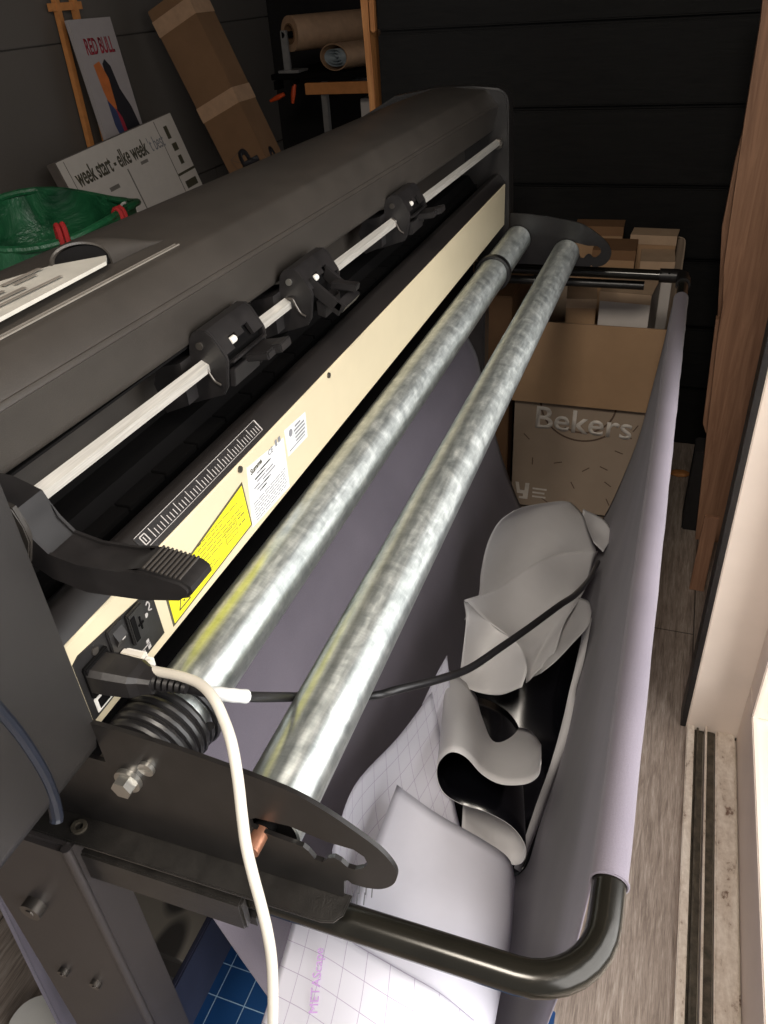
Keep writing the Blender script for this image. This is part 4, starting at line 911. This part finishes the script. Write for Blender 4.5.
# ================================================================ FAR LEFT
# planner board
o = Vector((-2.1, 2.405, -.457)); r = Vector((0, .9975, .0705)).normalized(); dn = Vector((.277, .066, -.958)); dn = (dn-r*dn.dot(r)).normalized(); nn = dn.cross(r).normalized()
if nn.x < 0: nn = -nn
hgt = (1.35-.457-.0)/-dn.z*.985
pl = thing('planner_board', 'white weekly planner board leaning on the grey wall behind the cutter', 'planner board', (-1.95, 2.75, -1.35))
b = B(); obox(b, o, r*.775, dn*hgt, -nn*.04, .002); part('board_body', b, 'boardedge', pl, smooth=False)
b = B(); obox(b, o+r*.006+dn*.004, r*.763, dn*(hgt-.01), nn*.002); part('board_face', b, 'board', pl, smooth=False)
up = -dn
def onb(a, c): return o+r*a+dn*c+nn*.0021
part('lettering', text_bm('week start - elke week', onb(.06, .105), r, up, .085, .46, .0008, .02), 'ink', pl, smooth=False)
part('lettering', text_bm("'t best", onb(.535, .105), r, up, .075, .11, .0008, .0), 'greyink', pl, smooth=False)
b = B(); bars(b, onb(0, 0), r, up, [(.345, -.60, .352, -.12), (.632, -.60, .636, -.01), (.20, -.165, .26, -.15), (.44, -.13, .49, -.118), (.04, -.7, .043, -.01)], .0006); part('column_lines', b, 'keys', pl, smooth=False)
b = B(); bars(b, onb(0, 0), r, up, [(.636, -.232, .77, -.222), (.68, -.09, .705, -.04), (.685, -.14, .72, -.11), (.69, -.195, .715, -.16), (.66, -.29, .745, -.26)], .0008); part('side_marks', b, 'ink', pl, smooth=False)
# poster on a wooden easel
o = Vector((-2.2, 2.792, -.049)); r = Vector((0, 1, -.01)).normalized(); dn = Vector((.12, .0, -.99)).normalized(); nn = Vector((.99, 0, .12)).normalized(); up = -dn
ps = thing('poster', 'white poster with red headline and an abstract dark figure, propped on a small easel', 'poster', o+dn*.49)
b = B(); obox(b, o, r*.252, dn*.49, -nn*.018); part('poster_board', b, 'poster', ps, smooth=False)
def onp(a, c, e=.0004): return o+r*a+dn*c+nn*e
part('headline', text_bm('RED BULL', onp(.045, .115), r, up, .075, .175, .0006, .02), 'redmark', ps, smooth=False)
def blob(mat, pts, e): part('print_shape', flat(B(), onp(0, 0, e), r, up, pts, .0004), mat, ps, smooth=False)
blob('darkmark', [(.115, -.15), (.135, -.135), (.16, -.16), (.175, -.24), (.215, -.31), (.240, -.40), (.225, -.487), (.14, -.487), (.13, -.42), (.115, -.30)], .0006)
blob('orangemark', [(.06, -.15), (.10, -.14), (.125, -.20), (.12, -.30), (.10, -.36), (.07, -.24)], .0007)
blob('bluemark', [(.075, -.27), (.11, -.31), (.13, -.40), (.10, -.44), (.075, -.36)], .0009)
blob('redmark', [(.11, -.30), (.135, -.34), (.15, -.44), (.125, -.43)], .0011)
blob('orangemark', [(.175, -.425), (.195, -.41), (.21, -.43), (.20, -.455), (.18, -.452)], .0012)
blob('bluemark', [(.055, -.485), (.075, -.42), (.085, -.485)], .0009)
es = thing('easel', 'slim wooden easel standing against the grey wall behind the poster', 'easel', (-2.2, 2.92, -1.35))
for yy in (2.83, 2.93): part('upright', obox(B(), (-2.285, yy, .16), (.02, 0, 0), (0, .022, 0), (.0, 0, -1.51)), 'wood', es, smooth=False)
for zz in (.10, -.02): part('rung', bx(B(), -2.283, 2.80, zz, -2.268, 2.98, zz+.025), 'wood', es, smooth=False)
part('ledge', bx(B(), -2.27, 2.75, -.56, -2.145, 3.08, -.537), 'wood', es, smooth=False)
# long cardboard box
L = Vector((-2.15, 3.226, -.047)); ax = Vector((.392, 0, -.92)).normalized(); e2 = Vector((.92, 0, .392)).normalized(); e1 = Vector((0, 1, 0)); ln = 1.412
lb = thing('long_box', 'long taped cardboard box leaning slantwise on the grey wall', 'cardboard box', L+ax*ln)
b = B(); obox(b, L, e2*.20, ax*ln, e1*.15, .003); part('box_body', b, 'kraftdark', lb, smooth=False)
b = B()
for t0, t1 in ((.04, .10), (.385, .445)):
    part('tape', obox(B(), L+ax*t0-e2*.001-e1*.001, e2*.202, ax*(t1-t0), e1*.152), 'brownroll', lb, smooth=False, label='pale parcel tape')
b.free()
q = L+ax*.86+e2*.03-e1*.0015
part('lettering', text_bm('OP', L+ax*.80+e2*.165-e1*.0015, -ax, -e2, .12, .20, .0008, .03), 'darkmark', lb, smooth=False)
part('lettering', text_bm('OP', L+ax*.84+e2*.2012+e1*.115, -ax, -e1, .10, .20, .0008, .03), 'darkmark', lb, smooth=False)
part('lettering', text_bm('OP', L+ax*.83+e1*.16+e2*.2005, ax, -e1, .13, .19, .0008, .03), 'darkmark', lb, smooth=False) if 0 else None
b = B(); 
for a0, a1 in (((.04, -.62), (.12, -.60)), ((.12, -.60), (.14, -.70)), ((.14, -.70), (.06, -.72)), ((.06, -.72), (.04, -.62)), ((.04, -.62), (.14, -.70))):
    A_, C_ = Vector(a0), Vector(a1); n_ = (C_-A_).normalized(); p_ = Vector((-n_.y, n_.x))*.003
    flat(b, L-e1*.0015, e2, -ax, [tuple(A_), tuple(C_), tuple(C_+p_), tuple(A_+p_)], .0006)
part('line_print', b, 'print', lb, smooth=False)
# green garden bag
GX, GY, GZ = -1.735, 1.84, -.485
gb = thing('garden_bag', 'green woven plastic garden bag with red straps, behind the keypad end of the cutter', 'bag', (GX, GY, -1.35))
b = B(); nseg = 48
def brad(a, z): return .29+.012*math.sin(5*a+z*9)+.008*math.sin(11*a-z*14)
zs = [-1.35, -1.33, -1.15, -.95, -.78, GZ-.14, GZ-.08, GZ-.025, GZ]
outer = [[(GX+brad(2*PI*k/nseg, z)*math.cos(2*PI*k/nseg)*(.96 if z < -1.34 else 1), GY+brad(2*PI*k/nseg, z)*math.sin(2*PI*k/nseg)*(.96 if z < -1.34 else 1), z+(.018*math.sin(3*2*PI*k/nseg+1) if z > GZ-.07 else 0)) for k in range(nseg)] for z in zs]
inner = [[(GX+(p[0]-GX)*.985, GY+(p[1]-GY)*.985, p[2]) for p in ring] for ring in outer[::-1]][:-1]
rings = [[b.verts.new(p) for p in ring] for ring in outer+inner]
for i in range(len(rings)-1):
    for k in range(nseg): b.faces.new((rings[i][k], rings[i][(k+1) % nseg], rings[i+1][(k+1) % nseg], rings[i+1][k]))
b.faces.new(rings[0][::-1]); b.faces.new(rings[-1])
part('bag_body', b, 'green', gb)
b = B(); a = [(GX+.295*math.cos(t), GY+.295*math.sin(t), GZ-.008+.018*math.sin(3*t+1)+.0) for t in [2*PI*k/40 for k in range(40)]]
tube(b, a, .010, 8, closed=True); part('rim', b, 'green', gb)
for t in (-.62, .02):
    b = B(); 
    for dt in (-.02, .03):
        c, s = math.cos(t+dt), math.sin(t+dt)
        tube(b, smooth_pts([(GX+.275*c, GY+.275*s, GZ-.08), (GX+.283*c, GY+.283*s, GZ+.010), (GX+.306*c, GY+.306*s, GZ+.006), (GX+.31*c, GY+.31*s, GZ-.10)], 4), .007, 8)
    part('strap', b, 'red', gb, label='red webbing strap')
b = B(); tube(b, [(GX+.275*math.cos(.8)+.018*math.cos(k*PI/8), GY+.275*math.sin(.8)-.02, GZ-.025+.018*math.sin(k*PI/8)) for k in range(16)], .004, 6, closed=True); part('eyelet', b, 'whiteplastic', gb, label='white ring eyelet')

# shelf with rolls, far back
K = 1.11
sh = thing('work_shelf', 'dark shelf table with a pale timber front edge, far back left of the post', 'shelf', (-1.3, 3.8, -1.35))
part('shelf_top', bx(B(), -1.80, 3.56, -.335, -.99, 4.2, -.312, .002), 'deep', sh, smooth=False)
part('front_rail', bx(B(), -1.63, 3.535, -.392, -.99, 3.56, -.347, .002), 'wood', sh, smooth=False, label='pale timber rail')
for xx, yy in ((-1.555, 3.56), (-1.02, 3.56), (-1.555, 4.15), (-1.02, 4.15)):
    part('leg', bx(B(), xx-.013, yy, -1.35, xx+.013, yy+.03, -.336 if yy > 4 else -.347, .002), 'steelgrey', sh, smooth=False)
for xx in (-1.02, -1.555): part('side_rail', bx(B(), xx-.01, 3.59, -.40, xx+.01, 4.15, -.375, .002), 'steelgrey', sh, smooth=False)
part('lower_shelf', bx(B(), -1.55, 3.59, -.70, -1.03, 4.15, -.685), 'deep', sh, smooth=False)
rl = thing('paper_roll', 'thick roll of brown paper lying on its holder above the shelf', 'paper roll', (-1.5, 3.7, -.311))
cA, cB = Vector((-1.715, 3.62, -.165)), Vector((-1.46, 4.02, -.165))
part('roll', pipe(B(), cA, cB, .068, .040, 40), 'brownroll', rl)
part('core', pipe(B(), cA-Vector((.002, .0035, 0)), cB, .040, .034, 32), 'kraftdark', rl)
hd = thing('roll_holder', 'dark upright holder carrying the brown paper roll', 'stand', (-1.75, 3.66, -.311))
b = B(); bx(b, -1.745, 3.585, -.311, -1.715, 3.605, -.150, .003); bx(b, -1.77, 3.575, -.311, -1.67, 3.68, -.300, .002); part('upright', b, 'steelgrey', hd, smooth=False)
b = B(); cyl(b, (-1.737, 3.585, -.167), (-1.44, 4.05, -.167), .012, 16); part('axle', b, 'deep', hd)
b = B(); bx(b, -1.455, 4.035, -.311, -1.43, 4.055, -.14, .003); part('rear_upright', b, 'steelgrey', hd, smooth=False)
b = B(); pipe(b, (-1.51, 3.60, 0), (-1.25, 4.10, 0), .092, .084, 44)
for v in b.verts: v.co.z = -.258+v.co.z*.56
r3 = thing('sheet_roll', 'loose grey-white sheet roll lying under the brown paper roll', 'roll', (-1.4, 3.8, -.311)); part('outer_wrap', b, 'brownroll', r3)
b = B(); pts_ = [(-1.51+(.012+.0015*k)*math.cos(k*.45)*.88, 3.603+(.012+.0015*k)*math.cos(k*.45)*-.45, -.258+(.010+.0015*k)*math.sin(k*.45)*.52) for k in range(42)]
R_ = [[Vector(p) for p in pts_], [Vector(p)+Vector((.12, .23, 0)) for p in pts_], [Vector(p)+Vector((.24, .46, 0)) for p in pts_]]
patch(b, R_, 1, 2, .0015); part('inner_spiral', b, 'greyroll', r3, smooth='sheet')
for i, (x0, z0, z1, lb_) in enumerate(((-1.16, -.311, -.16, 'pale case on the shelf beside the post, lower of two'), (-1.16, -.159, .04, 'pale case on the shelf beside the post, upper of two'))):
    t = thing('storage_case', lb_, 'case', (x0+.1, 3.9, z0), 'pale cases stacked on the shelf')
    part('case_body', bx(B(), x0, 3.80, z0, x0+.22, 4.10, z1, .006), 'pinkcap', t, smooth=False)
    part('lid_line', bx(B(), x0-.002, 3.797, z1-.03, x0+.222, 4.103, z1-.026), 'deep', t, smooth=False)
t = thing('white_carton', 'white carton standing on the lower level under the shelf', 'carton', (-1.25, 3.8, -.685))
part('carton_body', bx(B(), -1.44, 3.70, -.685, -1.16, 4.0, -.43, .003), 'carton', t, smooth=False)
b = B(); bars(b, (-1.20, 3.6995, -.46), (0, 0, -1), (1, 0, 0), [(0, 0, .06, .012), (.01, .018, .05, .026)], .0008); part('side_print', b, 'ink', t, smooth=False)
for i, (xx, zz, an, lb_) in enumerate(((-1.77, -.40, .35, 'orange-handled clamp hanging at the left end of the shelf, left one'), (-1.69, -.385, 1.35, 'orange-handled clamp hanging at the left end of the shelf, right one'))):
    t = thing('clamp', lb_, 'clamp', (xx, 3.54, zz-.04), 'orange clamps at the shelf end')
    d_ = Vector((math.cos(an), 0, math.sin(an)))
    part('handle', tube(B(), [Vector((xx, 3.54, zz))-d_*.04, Vector((xx, 3.54, zz)), Vector((xx, 3.545, zz))+d_*.035], [.006, .011, .008], 12), 'orange', t)
    part('jaw', bx(B(), xx-.008, 3.535, zz+.03, xx+.008, 3.60, -.336), 'deep', t, smooth=False)

# ================================================================ LIGHT
W_ = bpy.data.worlds.new('World'); bpy.context.scene.world = W_; W_.use_nodes = True
nt = W_.node_tree; bg = nt.nodes['Background']
bg.inputs['Color'].default_value = (.93, .95, 1, 1); bg.inputs['Strength'].default_value = .28
def area(name, loc, rot, sx, sy, power, col):
    l = bpy.data.lights.new(name, 'AREA'); l.shape = 'RECTANGLE'; l.size = sx; l.size_y = sy; l.energy = power; l.color = col
    o = bpy.data.objects.new(name, l); C.objects.link(o); o.location = loc; o.rotation_euler = rot; return o
area('daylight', (1.25, -.1, .05), (0, math.radians(78), 0), 1.9, 2.4, 100, (1, .98, .96))
area('ceiling_lamp', (-.05, -.35, .85), (math.radians(18), 0, 0), .4, .4, 25, (1, .91, .80))

# ================================================================ CAMERA
cam = bpy.data.cameras.new('camera'); co_ = bpy.data.objects.new('camera', cam); C.objects.link(co_)
cam.sensor_fit = 'HORIZONTAL'; cam.sensor_width = 36; cam.lens = 786/768*36; cam.clip_start = .01
R = Matrix(((0.9419326, 0.13909935, -0.30563759), (0.33055264, -0.54438195, 0.77096254), (-0.0591432, -0.82722407, -0.55875076)))
cols = [R.col[0], -R.col[1], -R.col[2]]
co_.matrix_world = Matrix(((cols[0][0], cols[1][0], cols[2][0], 0), (cols[0][1], cols[1][1], cols[2][1], 0), (cols[0][2], cols[1][2], cols[2][2], 0), (0, 0, 0, 1)))
bpy.context.scene.camera = co_
for o in bpy.data.objects:
    if o.parent is None: o.location.z += H
vs = bpy.context.scene.view_settings
vs.view_transform = 'Standard'; vs.look = 'None'; vs.exposure = 0; vs.gamma = 1; vs.use_curve_mapping = False
